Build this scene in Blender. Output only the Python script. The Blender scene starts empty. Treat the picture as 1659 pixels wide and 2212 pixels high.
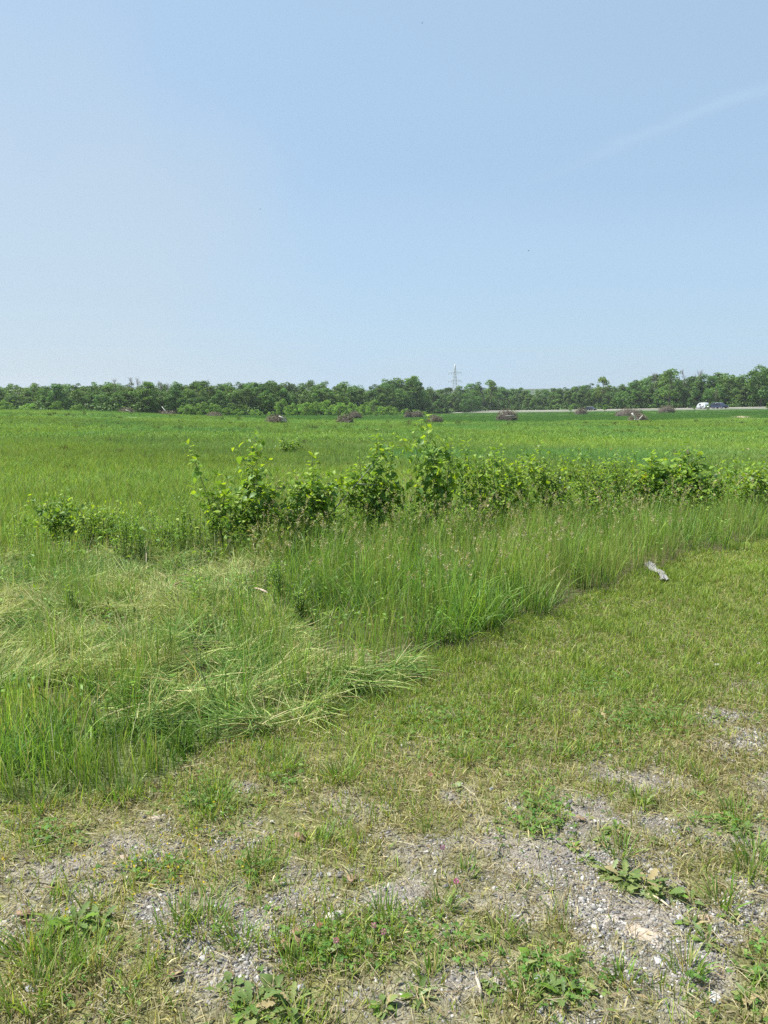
import bpy, bmesh, math, random
import numpy as np
from mathutils import Vector, Matrix, Euler

R = math.radians
sc = bpy.context.scene
# ------------------------------------------------------------------ camera
CAM_H = 1.6
PITCH = R(8.07)
cam_data = bpy.data.cameras.new('camera')
cam_data.sensor_fit = 'VERTICAL'
cam_data.sensor_height = 36.0
cam_data.lens = 0.751 * 36.0
cam_data.clip_start = 0.05
cam_data.clip_end = 6000
cam = bpy.data.objects.new('camera', cam_data)
sc.collection.objects.link(cam)
cam.location = (0, 0, CAM_H)
cam.rotation_euler = (R(90) - PITCH, 0, 0)
sc.camera = cam
# ------------------------------------------------------------------ sky and sun
SUN_EL, SUN_AZ = R(58), R(-76)          # azimuth from +Y (view direction), negative = to the left
world = bpy.data.worlds.new('World')
sc.world = world
world.use_nodes = True
wn, wl = world.node_tree.nodes, world.node_tree.links
wn.clear()
def px2dir(px, py):                       # direction of a measured point (1659 x 2212 frame)
    u = (px - 829.5) / (0.751 * 2212); v = (1106 - py) / (0.751 * 2212)
    return (u, math.cos(PITCH) + v * math.sin(PITCH), v * math.cos(PITCH) - math.sin(PITCH))
sky = wn.new('ShaderNodeTexSky'); sky.sky_type = 'NISHITA'; sky.sun_disc = False
sky.sun_elevation = SUN_EL
sky.sun_rotation = SUN_AZ
sky.altitude = 50; sky.air_density = 1.1; sky.dust_density = 1.3; sky.ozone_density = 4.5
geo = wn.new('ShaderNodeTexCoord')
# thin cirrus veil: direction projected on a high flat layer, stretched noise
sep = wn.new('ShaderNodeSeparateXYZ'); wl.new(geo.outputs['Generated'], sep.inputs[0])
zc = wn.new('ShaderNodeMath'); zc.operation = 'MAXIMUM'; wl.new(sep.outputs['Z'], zc.inputs[0]); zc.inputs[1].default_value = 0.06
dx = wn.new('ShaderNodeMath'); dx.operation = 'DIVIDE'; wl.new(sep.outputs['X'], dx.inputs[0]); wl.new(zc.outputs[0], dx.inputs[1])
dy = wn.new('ShaderNodeMath'); dy.operation = 'DIVIDE'; wl.new(sep.outputs['Y'], dy.inputs[0]); wl.new(zc.outputs[0], dy.inputs[1])
cmb = wn.new('ShaderNodeCombineXYZ'); wl.new(dx.outputs[0], cmb.inputs[0]); wl.new(dy.outputs[0], cmb.inputs[1])
mp = wn.new('ShaderNodeMapping'); wl.new(cmb.outputs[0], mp.inputs['Vector'])
mp.inputs['Rotation'].default_value = (0, 0, R(-24)); mp.inputs['Scale'].default_value = (0.20, 0.42, 1)
mp.inputs['Location'].default_value = (0.3, 0.55, 0)
cn = wn.new('ShaderNodeTexNoise'); wl.new(mp.outputs[0], cn.inputs['Vector'])
cn.inputs['Scale'].default_value = 0.9; cn.inputs['Detail'].default_value = 4; cn.inputs['Roughness'].default_value = 0.45
cn.inputs['Distortion'].default_value = 0.5
cr = wn.new('ShaderNodeMapRange'); wl.new(cn.outputs['Fac'], cr.inputs['Value'])
cr.inputs['From Min'].default_value = 0.3; cr.inputs['From Max'].default_value = 0.75
cr.inputs['To Min'].default_value = 0.60; cr.inputs['To Max'].default_value = 0.90
# one old vapour trail, spread out by the wind: a soft line across the high layer
LA, LB = px2dir(1100, 405), px2dir(1640, 195)
ax, ay = LA[0] / LA[2], LA[1] / LA[2]; bx, by = LB[0] / LB[2], LB[1] / LB[2]
ll = math.hypot(bx - ax, by - ay); nx, ny = -(by - ay) / ll, (bx - ax) / ll; c0 = -(nx * ax + ny * ay)
def wmath(op, a, b=None, c=None):
    q = wn.new('ShaderNodeMath'); q.operation = op
    for k, v in enumerate((a, b, c)):
        if v is None: continue
        if isinstance(v, (int, float)): q.inputs[k].default_value = v
        else: wl.new(v, q.inputs[k])
    return q.outputs[0]
nb2 = wn.new('ShaderNodeTexNoise'); wl.new(cmb.outputs[0], nb2.inputs['Vector']); nb2.inputs['Scale'].default_value = 2.2; nb2.inputs['Detail'].default_value = 4
dl = wmath('ADD', wmath('MULTIPLY_ADD', dx.outputs[0], nx, wmath('MULTIPLY', dy.outputs[0], ny)), c0)
dl = wmath('ADD', dl, wmath('MULTIPLY_ADD', nb2.outputs['Fac'], 0.24, -0.12))
trail = wmath('POWER', 2.718, wmath('MULTIPLY', wmath('MULTIPLY', dl, dl), -240.0))
trail = wmath('MULTIPLY', trail, wmath('MULTIPLY', nb2.outputs['Fac'], 0.26))
tx_, ty_ = (bx - ax) / ll, (by - ay) / ll; t0_ = ax * tx_ + ay * ty_       # it begins about half way across
gate = wn.new('ShaderNodeMapRange'); gate.interpolation_type = 'SMOOTHSTEP'
wl.new(wmath('MULTIPLY_ADD', dx.outputs[0], tx_, wmath('MULTIPLY', dy.outputs[0], ty_)), gate.inputs['Value'])
gate.inputs['From Min'].default_value = t0_ - .25; gate.inputs['From Max'].default_value = t0_ + .7
trail = wmath('MULTIPLY', trail, gate.outputs[0])
veil = wmath('MINIMUM', wmath('ADD', cr.outputs[0], trail), 0.95)
mixc = wn.new('ShaderNodeMix'); mixc.data_type = 'RGBA'
wl.new(veil, mixc.inputs['Factor']); wl.new(sky.outputs[0], mixc.inputs['A'])
mixc.inputs['B'].default_value = (3.05, 4.25, 5.45, 1)
# a bank of whitish high haze standing low in the left of the sky
BD = Vector(px2dir(60, 680)).normalized()
dp = wn.new('ShaderNodeVectorMath'); dp.operation = 'DOT_PRODUCT'; wl.new(geo.outputs['Generated'], dp.inputs[0]); dp.inputs[1].default_value = BD
nb3 = wn.new('ShaderNodeTexNoise'); wl.new(geo.outputs['Generated'], nb3.inputs['Vector']); nb3.inputs['Scale'].default_value = 5; nb3.inputs['Detail'].default_value = 5
bk = wn.new('ShaderNodeMapRange'); bk.interpolation_type = 'SMOOTHSTEP'; wl.new(wmath('ADD', dp.outputs['Value'], wmath('MULTIPLY_ADD', nb3.outputs['Fac'], .07, -.035)), bk.inputs['Value'])
bk.inputs['From Min'].default_value = 0.93; bk.inputs['From Max'].default_value = 0.995; bk.inputs['To Max'].default_value = 0.5
mixd = wn.new('ShaderNodeMix'); mixd.data_type = 'RGBA'; wl.new(bk.outputs[0], mixd.inputs['Factor']); wl.new(mixc.outputs['Result'], mixd.inputs['A']); mixd.inputs['B'].default_value = (3.75, 4.35, 4.8, 1)
bgn = wn.new('ShaderNodeBackground'); wl.new(mixd.outputs['Result'], bgn.inputs['Color'])
bgn.inputs['Strength'].default_value = 0.084
wo = wn.new('ShaderNodeOutputWorld'); wl.new(bgn.outputs[0], wo.inputs['Surface'])

sun_data = bpy.data.lights.new('sun', 'SUN')
sun_data.energy = 5.0; sun_data.angle = R(0.55); sun_data.color = (1.0, 0.955, 0.88)
sun = bpy.data.objects.new('sun', sun_data)
sc.collection.objects.link(sun)
sdir = Vector((math.sin(SUN_AZ) * math.cos(SUN_EL), math.cos(SUN_AZ) * math.cos(SUN_EL), math.sin(SUN_EL)))
sun.rotation_euler = sdir.to_track_quat('Z', 'Y').to_euler()
sun.location = sdir * 50

sc.view_settings.view_transform = 'Standard'
sc.view_settings.look = 'None'
sc.view_settings.gamma = 1.0
sc.view_settings.use_curve_mapping = False
sc.view_settings.exposure = 0.92
sc.cycles.use_denoising = False
sc.cycles.adaptive_threshold = 0.006
sc.cycles.max_bounces = 6
sc.cycles.diffuse_bounces = 3
sc.cycles.transmission_bounces = 4
sc.cycles.transparent_max_bounces = 4
sc.cycles.volume_bounces = 0
HAZE = 0.00015

# ------------------------------------------------------------------ helpers
COL = sc.collection
F16 = 0.751 * 2212.0                     # focal length in the 1659 x 2212 frame used for measuring
CP, SP = math.cos(PITCH), math.sin(PITCH)

def px2slope(px, py):
    """world direction of a measured point of the photograph"""
    u = (px - 829.5) / F16; v = (1106 - py) / F16
    return np.array([u, CP + v * SP, v * CP - SP])

def world2px(x, y, z):
    dz = z - CAM_H
    dep = y * CP - dz * SP
    up = y * SP + dz * CP
    dep = np.where(dep > 0.05, dep, 0.05)
    return 829.5 + F16 * x / dep, 1106 - F16 * up / dep

def at(px, py, d):
    """point at forward distance d"""
    s = px2slope(px, py)
    return np.array([s[0] / s[1] * d, d, CAM_H + s[2] / s[1] * d])

def vnoise(x, y, s, seed=0):
    x = np.asarray(x, float) / s + seed * 17.31; y = np.asarray(y, float) / s + seed * 9.77
    xi = np.floor(x).astype(np.int64); yi = np.floor(y).astype(np.int64)
    fx = x - xi; fy = y - yi
    fx = fx * fx * (3 - 2 * fx); fy = fy * fy * (3 - 2 * fy)
    def h(a, b):
        n = (a * 374761393 + b * 668265263 + seed * 974711) & 0x7fffffff
        n = ((n ^ (n >> 13)) * 1274126177) & 0x7fffffff
        return ((n ^ (n >> 16)) & 0xffff) / 65535.0
    return (h(xi, yi) * (1 - fx) + h(xi + 1, yi) * fx) * (1 - fy) + (h(xi, yi + 1) * (1 - fx) + h(xi + 1, yi + 1) * fx) * fy

def fbm(x, y, s, seed=0, o=3):
    t = 0; a = 0.5; n = 0
    for i in range(o):
        t = t + a * vnoise(x, y, s / 2 ** i, seed + i * 3); n += a; a *= 0.5
    return t / n

def sstep(a, b, x):
    t = np.clip((np.asarray(x, float) - a) / (b - a), 0, 1)
    return t * t * (3 - 2 * t)

def inpoly(px, py, poly):
    px = np.asarray(px, float); py = np.asarray(py, float)
    c = np.zeros(px.shape, bool); n = len(poly)
    for i in range(n):
        x1, y1 = poly[i]; x2, y2 = poly[(i + 1) % n]
        cond = ((y1 > py) != (y2 > py))
        with np.errstate(divide='ignore', invalid='ignore'):
            xs = (x2 - x1) * (py - y1) / ((y2 - y1) if y2 != y1 else 1e-9) + x1
        c ^= cond & (px < xs)
    return c

def mesh_from(name, verts, faces_idx, sizes, mat=None, col=None, smooth=False):
    """verts (N,3); faces_idx flat loop indices; sizes loop count of each face"""
    me = bpy.data.meshes.new(name)
    verts = np.asarray(verts, np.float32); fi = np.asarray(faces_idx, np.int32).ravel(); sz = np.asarray(sizes, np.int32).ravel()
    me.vertices.add(len(verts)); me.vertices.foreach_set('co', verts.ravel())
    me.loops.add(len(fi)); me.loops.foreach_set('vertex_index', fi)
    me.polygons.add(len(sz))
    me.polygons.foreach_set('loop_start', np.concatenate([[0], np.cumsum(sz)[:-1]]).astype(np.int32))
    if smooth: me.polygons.foreach_set('use_smooth', np.ones(len(sz), bool))
    if col is not None:
        a = me.attributes.new('col', 'FLOAT_COLOR', 'POINT')
        c4 = np.ones((len(verts), 4), np.float32); c4[:, :3] = col
        a.data.foreach_set('color', c4.ravel())
    if mat: me.materials.append(mat)
    me.update(calc_edges=True)
    return me

def obj(name, me, parent=None, loc=None):
    o = bpy.data.objects.new(name, me); COL.objects.link(o)
    if parent is not None: o.parent = parent
    if loc is not None: o.location = loc
    return o

def tag(o, label=None, cat=None, group=None, kind=None):
    if label: o['label'] = label
    if cat: o['category'] = cat
    if group: o['group'] = group
    if kind: o['kind'] = kind
    return o

def thing(name, label, cat, loc=(0, 0, 0), rz=0, group=None):
    o = bpy.data.objects.new(name, None); COL.objects.link(o)
    o.location = loc; o.rotation_euler = (0, 0, rz); o.empty_display_size = 0.1
    return tag(o, label, cat, group)

class Bag:
    """collects verts / faces with a colour per vertex"""
    def __init__(s): s.v = []; s.f = []; s.z = []; s.c = []; s.n = 0
    def add(s, v, f, z, c):
        v = np.asarray(v, float).reshape(-1, 3)
        s.v.append(v); s.f.append(np.asarray(f, np.int64).ravel() + s.n); s.z.append(np.asarray(z).ravel())
        c = np.asarray(c, float); s.c.append(np.broadcast_to(c, (len(v), 3)).copy()); s.n += len(v)
    def mesh(s, name, mat, smooth=False):
        return mesh_from(name, np.concatenate(s.v), np.concatenate(s.f), np.concatenate(s.z), mat, np.concatenate(s.c), smooth)

def tube(bag, pts, radii, col, sides=5, cap=True):
    pts = np.asarray(pts, float); n = len(pts); radii = np.broadcast_to(np.asarray(radii, float), (n,))
    tan = np.gradient(pts, axis=0); tan /= np.linalg.norm(tan, axis=1)[:, None] + 1e-9
    ref = np.array([0.31, 0.17, 0.93]) if abs(tan[0, 2]) < 0.9 else np.array([0.95, 0.2, 0.1])
    a = np.cross(tan, ref); a /= np.linalg.norm(a, axis=1)[:, None] + 1e-9
    b = np.cross(tan, a)
    ang = np.linspace(0, 2 * np.pi, sides, endpoint=False)
    ring = a[:, None] * np.cos(ang)[None, :, None] + b[:, None] * np.sin(ang)[None, :, None]
    v = (pts[:, None] + ring * radii[:, None, None]).reshape(-1, 3)
    f = []; z = []
    for i in range(n - 1):
        for k in range(sides):
            k2 = (k + 1) % sides
            f += [i * sides + k, i * sides + k2, (i + 1) * sides + k2, (i + 1) * sides + k]; z.append(4)
    if cap:
        f += list(range(sides))[::-1]; z.append(sides)
        f += [(n - 1) * sides + k for k in range(sides)]; z.append(sides)
    bag.add(v, f, z, col)

def blades(bag, base, head, length, width, lean, bend, col, nseg=3, twist=None, ground=None, tipcol=None):
    """curved tapering grass blades. base (N,3), head heading angle, lean/bend from vertical (rad)"""
    N = len(base)
    if N == 0: return
    base = np.asarray(base, float)
    d = np.stack([np.cos(head), np.sin(head), np.zeros(N)], 1)
    perp = np.stack([-np.sin(head), np.cos(head), np.zeros(N)], 1)
    if twist is None: twist = np.zeros(N)
    p = base.copy(); V = []
    for k in range(nseg + 1):
        s = k / nseg
        th = lean + bend * s
        tang = d * np.sin(th)[:, None] + np.array([0, 0, 1.0]) * np.cos(th)[:, None]
        nor = d * np.cos(th)[:, None] - np.array([0, 0, 1.0]) * np.sin(th)[:, None]
        side = perp * np.cos(twist)[:, None] + nor * np.sin(twist)[:, None]
        if k < nseg:
            w = width * (1.0 - 0.75 * s ** 1.6) * 0.5
            if k == 0: w = w * 0.8
            V.append(p - side * w[:, None]); V.append(p + side * w[:, None])
        else:
            V.append(p)
        p = p + tang * (length / nseg)[:, None]
        if ground is not None:
            p[:, 2] = np.maximum(p[:, 2], ground + 0.004)
    nv = 2 * nseg + 1
    v = np.stack(V, 1)
    fl = []; zl = []
    for k in range(nseg - 1):
        fl.append([2 * k, 2 * k + 1, 2 * k + 3, 2 * k + 2]); zl.append(4)
    fl.append([2 * nseg - 2, 2 * nseg - 1, 2 * nseg]); zl.append(3)
    flat = np.array([i for q in fl for i in q])
    f = (np.arange(N)[:, None] * nv + flat[None]).ravel()
    z = np.tile(zl, N)
    c = np.repeat(col[:, None], nv, 1).copy()
    if tipcol is not None:
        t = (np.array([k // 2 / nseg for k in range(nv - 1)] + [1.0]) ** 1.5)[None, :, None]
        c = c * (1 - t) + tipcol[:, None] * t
    bag.add(v.reshape(-1, 3), f, z, c.reshape(-1, 3))

def ovals(bag, pos, direc, normal, length, width, col, fold=0.15):
    """small leaves: six-point blade with a raised or sunk midrib (4 tris)"""
    N = len(pos)
    if N == 0: return
    direc = direc / (np.linalg.norm(direc, axis=1)[:, None] + 1e-9)
    side = np.cross(direc, normal); side /= np.linalg.norm(side, axis=1)[:, None] + 1e-9
    nor = np.cross(side, direc)
    L = length[:, None]; W = width[:, None] * 0.5
    v = np.stack([pos, pos + direc * L * 0.45 - side * W + nor * W * fold * 2, pos + direc * L * 0.5, pos + direc * L * 0.45 + side * W + nor * W * fold * 2,
                  pos + direc * L - nor * L * 0.12], 1)
    flat = np.array([0, 2, 1, 0, 3, 2, 1, 2, 4, 2, 3, 4])
    f = (np.arange(N)[:, None] * 5 + flat[None]).ravel()
    bag.add(v.reshape(-1, 3), f, np.full(N * 4, 3), np.repeat(col, 5, 0))

def runit(rng, n):
    v = rng.normal(size=(n, 3)); return v / np.linalg.norm(v, axis=1)[:, None]

def mixcol(rng, n, cols, wts=None, jit=0.15):
    cols = np.array(cols, float)
    i = rng.choice(len(cols), n, p=None if wts is None else np.array(wts) / np.sum(wts))
    c = cols[i] * (1 + rng.normal(0, jit, (n, 1)))
    return np.clip(c, 0.004, 0.9)

# ------------------------------------------------------------------ materials
def nmat(name):
    m = bpy.data.materials.new(name); m.use_nodes = True
    n = m.node_tree.nodes; l = m.node_tree.links; n.clear()
    out = n.new('ShaderNodeOutputMaterial')
    return m, n, l, out

def leafmat(name, trans=0.35, rough=0.5, spec=0.35, tint=None, color=None, objcolor=False, noise=0.0, tr_boost=(1.25, 1.2, 0.55)):
    m, n, l, out = nmat(name)
    if color is None:
        a = n.new('ShaderNodeAttribute'); a.attribute_name = 'col'; c = a.outputs['Color']
    else:
        rgb = n.new('ShaderNodeRGB'); rgb.outputs[0].default_value = (*color, 1); c = rgb.outputs[0]
    def mul(c, other):
        x = n.new('ShaderNodeMix'); x.data_type = 'RGBA'; x.blend_type = 'MULTIPLY'; x.inputs['Factor'].default_value = 1
        l.new(c, x.inputs['A'])
        if isinstance(other, tuple): x.inputs['B'].default_value = (*other, 1)
        else: l.new(other, x.inputs['B'])
        return x.outputs['Result']
    if tint:
        t = n.new('ShaderNodeAttribute'); t.attribute_name = 'tint'; t.attribute_type = 'INSTANCER'; c = mul(c, t.outputs['Color'])
    if objcolor:
        oi = n.new('ShaderNodeObjectInfo'); c = mul(c, oi.outputs['Color'])
    if noise > 0:
        tc = n.new('ShaderNodeTexCoord'); nz = n.new('ShaderNodeTexNoise'); l.new(tc.outputs['Object'], nz.inputs['Vector'])
        nz.inputs['Scale'].default_value = 14; nz.inputs['Detail'].default_value = 3
        mr = n.new('ShaderNodeMapRange'); l.new(nz.outputs['Fac'], mr.inputs['Value'])
        mr.inputs['To Min'].default_value = 1 - noise; mr.inputs['To Max'].default_value = 1 + noise
        hx = n.new('ShaderNodeCombineColor')
        for k in range(3): l.new(mr.outputs[0], hx.inputs[k])
        c = mul(c, hx.outputs[0])
    p = n.new('ShaderNodeBsdfPrincipled'); l.new(c, p.inputs['Base Color'])
    p.inputs['Roughness'].default_value = rough; p.inputs['Specular IOR Level'].default_value = spec
    t = n.new('ShaderNodeBsdfTranslucent'); l.new(mul(c, tr_boost), t.inputs['Color'])
    mx = n.new('ShaderNodeMixShader'); mx.inputs[0].default_value = trans
    l.new(p.outputs[0], mx.inputs[1]); l.new(t.outputs[0], mx.inputs[2]); l.new(mx.outputs[0], out.inputs['Surface'])
    return m

def plainmat(name, color=None, rough=0.7, metal=0.0, spec=0.4, bump=0.0, bscale=40, var=0.0, attr=False, coat=0.0):
    m, n, l, out = nmat(name)
    p = n.new('ShaderNodeBsdfPrincipled'); p.inputs['Roughness'].default_value = rough; p.inputs['Metallic'].default_value = metal
    p.inputs['Specular IOR Level'].default_value = spec; p.inputs['Coat Weight'].default_value = coat
    tc = n.new('ShaderNodeTexCoord'); nz = n.new('ShaderNodeTexNoise'); l.new(tc.outputs['Object'], nz.inputs['Vector'])
    nz.inputs['Scale'].default_value = bscale; nz.inputs['Detail'].default_value = 4
    if attr:
        a = n.new('ShaderNodeAttribute'); a.attribute_name = 'col'; c = a.outputs['Color']
    else:
        rgb = n.new('ShaderNodeRGB'); rgb.outputs[0].default_value = (*color, 1); c = rgb.outputs[0]
    if var > 0:
        mr = n.new('ShaderNodeMapRange'); l.new(nz.outputs['Fac'], mr.inputs['Value'])
        mr.inputs['From Min'].default_value = 0.25; mr.inputs['From Max'].default_value = 0.75
        mr.inputs['To Min'].default_value = 1 - var; mr.inputs['To Max'].default_value = 1 + var
        x = n.new('ShaderNodeVectorMath'); x.operation = 'SCALE'; l.new(c, x.inputs[0]); l.new(mr.outputs[0], x.inputs['Scale']); c = x.outputs[0]
    l.new(c, p.inputs['Base Color'])
    if bump > 0:
        b = n.new('ShaderNodeBump'); b.inputs['Strength'].default_value = 1.0; b.inputs['Distance'].default_value = bump
        l.new(nz.outputs['Fac'], b.inputs['Height']); l.new(b.outputs[0], p.inputs['Normal'])
    l.new(p.outputs[0], out.inputs['Surface'])
    return m

M = {}
M['grass'] = leafmat('grass_blade', 0.36, 0.5, 0.3)
M['grass_inst'] = leafmat('field_grass', 0.32, 0.6, 0.15, tint=True)
M['straw'] = leafmat('lodged_straw_grass', 0.25, 0.6, 0.2, tr_boost=(1.1, 1.1, 0.7))
M['small_leaf'] = leafmat('small_leaf', 0.38, 0.55, 0.22)
M['tree_leaf'] = leafmat('tree_leaf', 0.38, 0.55, 0.25, objcolor=True)
M['bark'] = plainmat('bark', (0.11, 0.09, 0.07), 0.9, bump=0.02, bscale=12, var=0.35)
M['bark_grey'] = plainmat('grey_dead_wood', (0.25, 0.23, 0.215), 0.9, bump=0.02, bscale=12, var=0.3)
M['twig'] = plainmat('sapling_bark', (0.105, 0.10, 0.055), 0.7, bump=0.002, bscale=60, var=0.3)
M['brush'] = plainmat('brush_wood', rough=0.95, attr=True, var=0.25, bscale=6)
M['stone'] = plainmat('stone', rough=0.85, attr=True, var=0.25, bscale=90, bump=0.001)
M['dry'] = leafmat('dry_leaf', 0.15, 0.7, 0.2, color=(0.27, 0.19, 0.12), noise=0.3, tr_boost=(1, .9, .7))
M['plastic'] = leafmat('thin_plastic_film', 0.25, 0.35, 0.5, color=(0.30, 0.30, 0.285), noise=0.25, tr_boost=(1, 1, 1))
M['palewood'] = plainmat('pale_bare_wood', (0.50, 0.40, 0.33), 0.8, var=0.2, bscale=30)

# ------------------------------------------------------------------ terrain
def src(px, py, d):                       # control point from the 2880 x 3840 photograph
    return at(px * 1659 / 2880, py * 1659 / 2880, d)
ctrl = [(x, y, 0.0) for x in (-9, -3, 3, 9) for y in (-6, 0, 5, 10)]
ctrl += [(-30, -10, 0.1), (30, -10, 0.1), (-18, 22, -0.02), (0, 22, -0.12), (18, 22, -0.05)]
ctrl += [(-30, 45, -0.05), (0, 45, -0.42), (30, 45, -0.3), (-18, 70, -0.35), (20, 75, -0.75), (50, 75, -0.5)]
ctrl += [tuple(src(*q)) for q in ((0, 1543, 112), (150, 1543, 112), (300, 1544, 114), (400, 1552, 120), (480, 1559, 128), (700, 1566, 140),
         (1000, 1576, 128), (1300, 1579, 122), (1600, 1579, 122), (1900, 1579, 120), (2200, 1579, 118), (2500, 1574, 118), (2800, 1567, 118))]
ctrl += [(-90, 100, 0.3), (-70, 190, -1.2), (-30, 195, -1.6), (-110, 220, -1.0), (0, 210, -2.0), (20, 240, -2.2), (-40, 300, -2.5)]
ROAD = [(150, 120, 1.0), (130, 178, 0.55), (112, 225, -0.06), (96, 258, -0.85), (77, 292, -1.55), (54, 330, -2.4), (31, 366, -3.15), (0, 408, -3.6), (-40, 450, -3.9), (-100, 500, -4.0), (-180, 560, -4.0)]
for (x, y, z) in ROAD:
    ctrl += [(x - 9, y - 5, z - 0.35), (x + 20, y + 12, z + 0.15)]
ctrl += [(190, 270, 1.2), (150, 330, 0.5), (110, 390, -0.8), (70, 440, -2.4), (-200, 250, -0.5), (-200, 60, 0.5), (220, 60, 1.4), (0, -60, 0.3)]
CT = np.array(ctrl, float)
def _tps(r2): return r2 * np.log(r2 + 1e-6) * 0.5
_P = CT[:, :2] / 100.0
_K = _tps(((_P[:, None] - _P[None]) ** 2).sum(-1)) + np.eye(len(_P)) * 2e-4
_A = np.zeros((len(_P) + 3,) * 2); _A[:len(_P), :len(_P)] = _K; _A[:len(_P), len(_P)] = 1; _A[:len(_P), len(_P) + 1:] = _P
_A[len(_P), :len(_P)] = 1; _A[len(_P) + 1:, :len(_P)] = _P.T
_W = np.linalg.solve(_A, np.concatenate([CT[:, 2], [0, 0, 0]]))
def hgt(x, y):
    x = np.asarray(x, float); y = np.asarray(y, float); shp = np.broadcast(x, y).shape
    q = np.stack([np.broadcast_to(x, shp).ravel(), np.broadcast_to(y, shp).ravel()], 1)
    out = np.empty(len(q))
    for i in range(0, len(q), 60000):
        p = q[i:i + 60000] / 100.0
        r2 = (p[:, None, 0] - _P[None, :, 0]) ** 2 + (p[:, None, 1] - _P[None, :, 1]) ** 2
        z = _tps(r2) @ _W[:len(_P)] + _W[len(_P)] + p @ _W[len(_P) + 1:]
        r = np.hypot(q[i:i + 60000, 0], q[i:i + 60000, 1])
        t = sstep(380, 620, r)
        yy = q[i:i + 60000, 1]
        t = np.maximum(t, sstep(-20, -120, yy))
        z = np.clip(z, -8, 6) * (1 - t) + np.where(yy < 0, 0.3, -4.2) * t
        nb = sstep(2.5, 7, r)               # the verge by the track stays even
        near = (1 - sstep(20, 45, r))
        z = z + near * (0.018 * (fbm(q[i:i + 60000, 0], q[i:i + 60000, 1], 0.9, 5, 2) - .5) + 0.06 * nb * (fbm(q[i:i + 60000, 0], q[i:i + 60000, 1], 2.6, 6, 2) - .5))
        out[i:i + 60000] = z
    return out.reshape(shp)
def h1(x, y): return float(hgt(np.array([x]), np.array([y]))[0])
def ground_at(px, py):
    """where the sight line through a measured point meets the ground"""
    s = px2slope(px, py); t = np.concatenate([np.linspace(1, 30, 800), np.linspace(30, 400, 1500)])
    x = s[0] * t; y = s[1] * t; z = CAM_H + s[2] * t
    k = np.nonzero(z <= hgt(x, y))[0]
    i = k[0] if len(k) else len(t) - 1
    return np.array([x[i], y[i], h1(x[i], y[i])])

# zones measured on the photograph (1659 x 2212 frame), read back on the ground
EDGE = [(1900, 1100), (1659, 1162), (1520, 1195), (1400, 1232), (1230, 1302), (1120, 1345), (1000, 1388), (870, 1430), (790, 1478), (700, 1512), (590, 1545), (480, 1600), (420, 1640), (330, 1680), (150, 1725), (0, 1740), (-500, 1750)]
TALLPOLY = EDGE + [(-500, 900), (1900, 900)]
BARE = [(1560, 1545, 110, 26, 1), (1620, 1595, 90, 34, 1), (1610, 1480, 70, 20, .6), (1380, 1680, 120, 30, .7), (1240, 1760, 80, 55, .95), (1180, 1850, 140, 50, .95),
        (1300, 1905, 170, 60, .8), (1430, 1790, 130, 34, .7), (1570, 1800, 130, 40, .7), (1600, 1985, 110, 90, .95), (1400, 1990, 170, 60, 1.1), (1500, 2085, 170, 80, .95),
        (1310, 2060, 90, 60, .8), (1150, 1955, 90, 50, .7), (750, 1880, 110, 32, .75), (800, 1935, 130, 40, .75), (640, 1930, 110, 40, .7), (560, 2000, 100, 60, .8),
        (360, 1962, 60, 38, 1.1), (280, 1830, 120, 32, .85), (330, 1775, 80, 26, .6), (180, 1870, 110, 28, .6), (450, 2110, 160, 60, .75), (250, 2155, 90, 45, .6),
        (40, 1990, 50, 50, .5), (900, 1822, 100, 28, .55), (980, 1722, 60, 18, .7), (618, 1622, 22, 12, .7), (1050, 2110, 90, 60, .7), (800, 2160, 130, 50, .6),
        (1150, 1610, 50, 14, .5), (1300, 1640, 60, 16, .5), (520, 1700, 40, 14, .7), (1300, 2180, 200, 50, .7), (1640, 1700, 60, 40, .6)]
LUSH = [(450, 1735, 70, 36, 1), (340, 1893, 80, 34, .9), (730, 2045, 150, 48, 1), (900, 2015, 70, 40, .9), (1170, 1765, 70, 55, 1), (1010, 2040, 100, 36, .8),
        (1190, 2110, 90, 50, .8), (1560, 1790, 70, 22, .8), (1290, 1630, 80, 26, .7), (1390, 1560, 100, 36, 1), (1290, 1480, 90, 26, .7), (1640, 2110, 50, 80, .9),
        (110, 1820, 70, 34, .9), (540, 1880, 40, 40, .6), (960, 1560, 160, 40, .6), (1060, 1620, 120, 30, .6), (620, 1690, 60, 26, .8), (1500, 2140, 60, 30, .4)]
def blotch(px, py, lst):
    m = np.zeros(np.shape(px))
    for (cx, cy, a, b, w) in lst:
        m = np.maximum(m, w * np.exp(-(((px - cx) / a) ** 2 + ((py - cy) / b) ** 2) * 1.1))
    return m
def near_masks(x, y):
    z = np.zeros(np.shape(x))
    px, py = world2px(x, y, z)
    bare = blotch(px, py, BARE); lush = blotch(px, py, LUSH)
    n = fbm(x, y, 0.30, 11, 2) * .5 + .5 * fbm(x, y, .085, 12, 2)
    tall = inpoly(px + 70 * (fbm(x, y, .3, 3, 3) - .5), py + 40 * (fbm(x, y, .25, 4, 3) - .5), TALLPOLY)
    verge = sstep(1440, 1760, py + (px - 829) * 0.10) # towards the gravelled track
    outside = (py > 2230) | (px < -40) | (px > 1700)
    bare = np.where(outside & (py > 1400), np.maximum(bare, 0.55), bare)
    b = np.clip(bare * 1.0 - lush * 0.9 + (n - 0.5) * 2.4 * verge + (verge - .8) * .5 + 0.0, 0, 1)
    return px, py, b, lush, tall, verge

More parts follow.
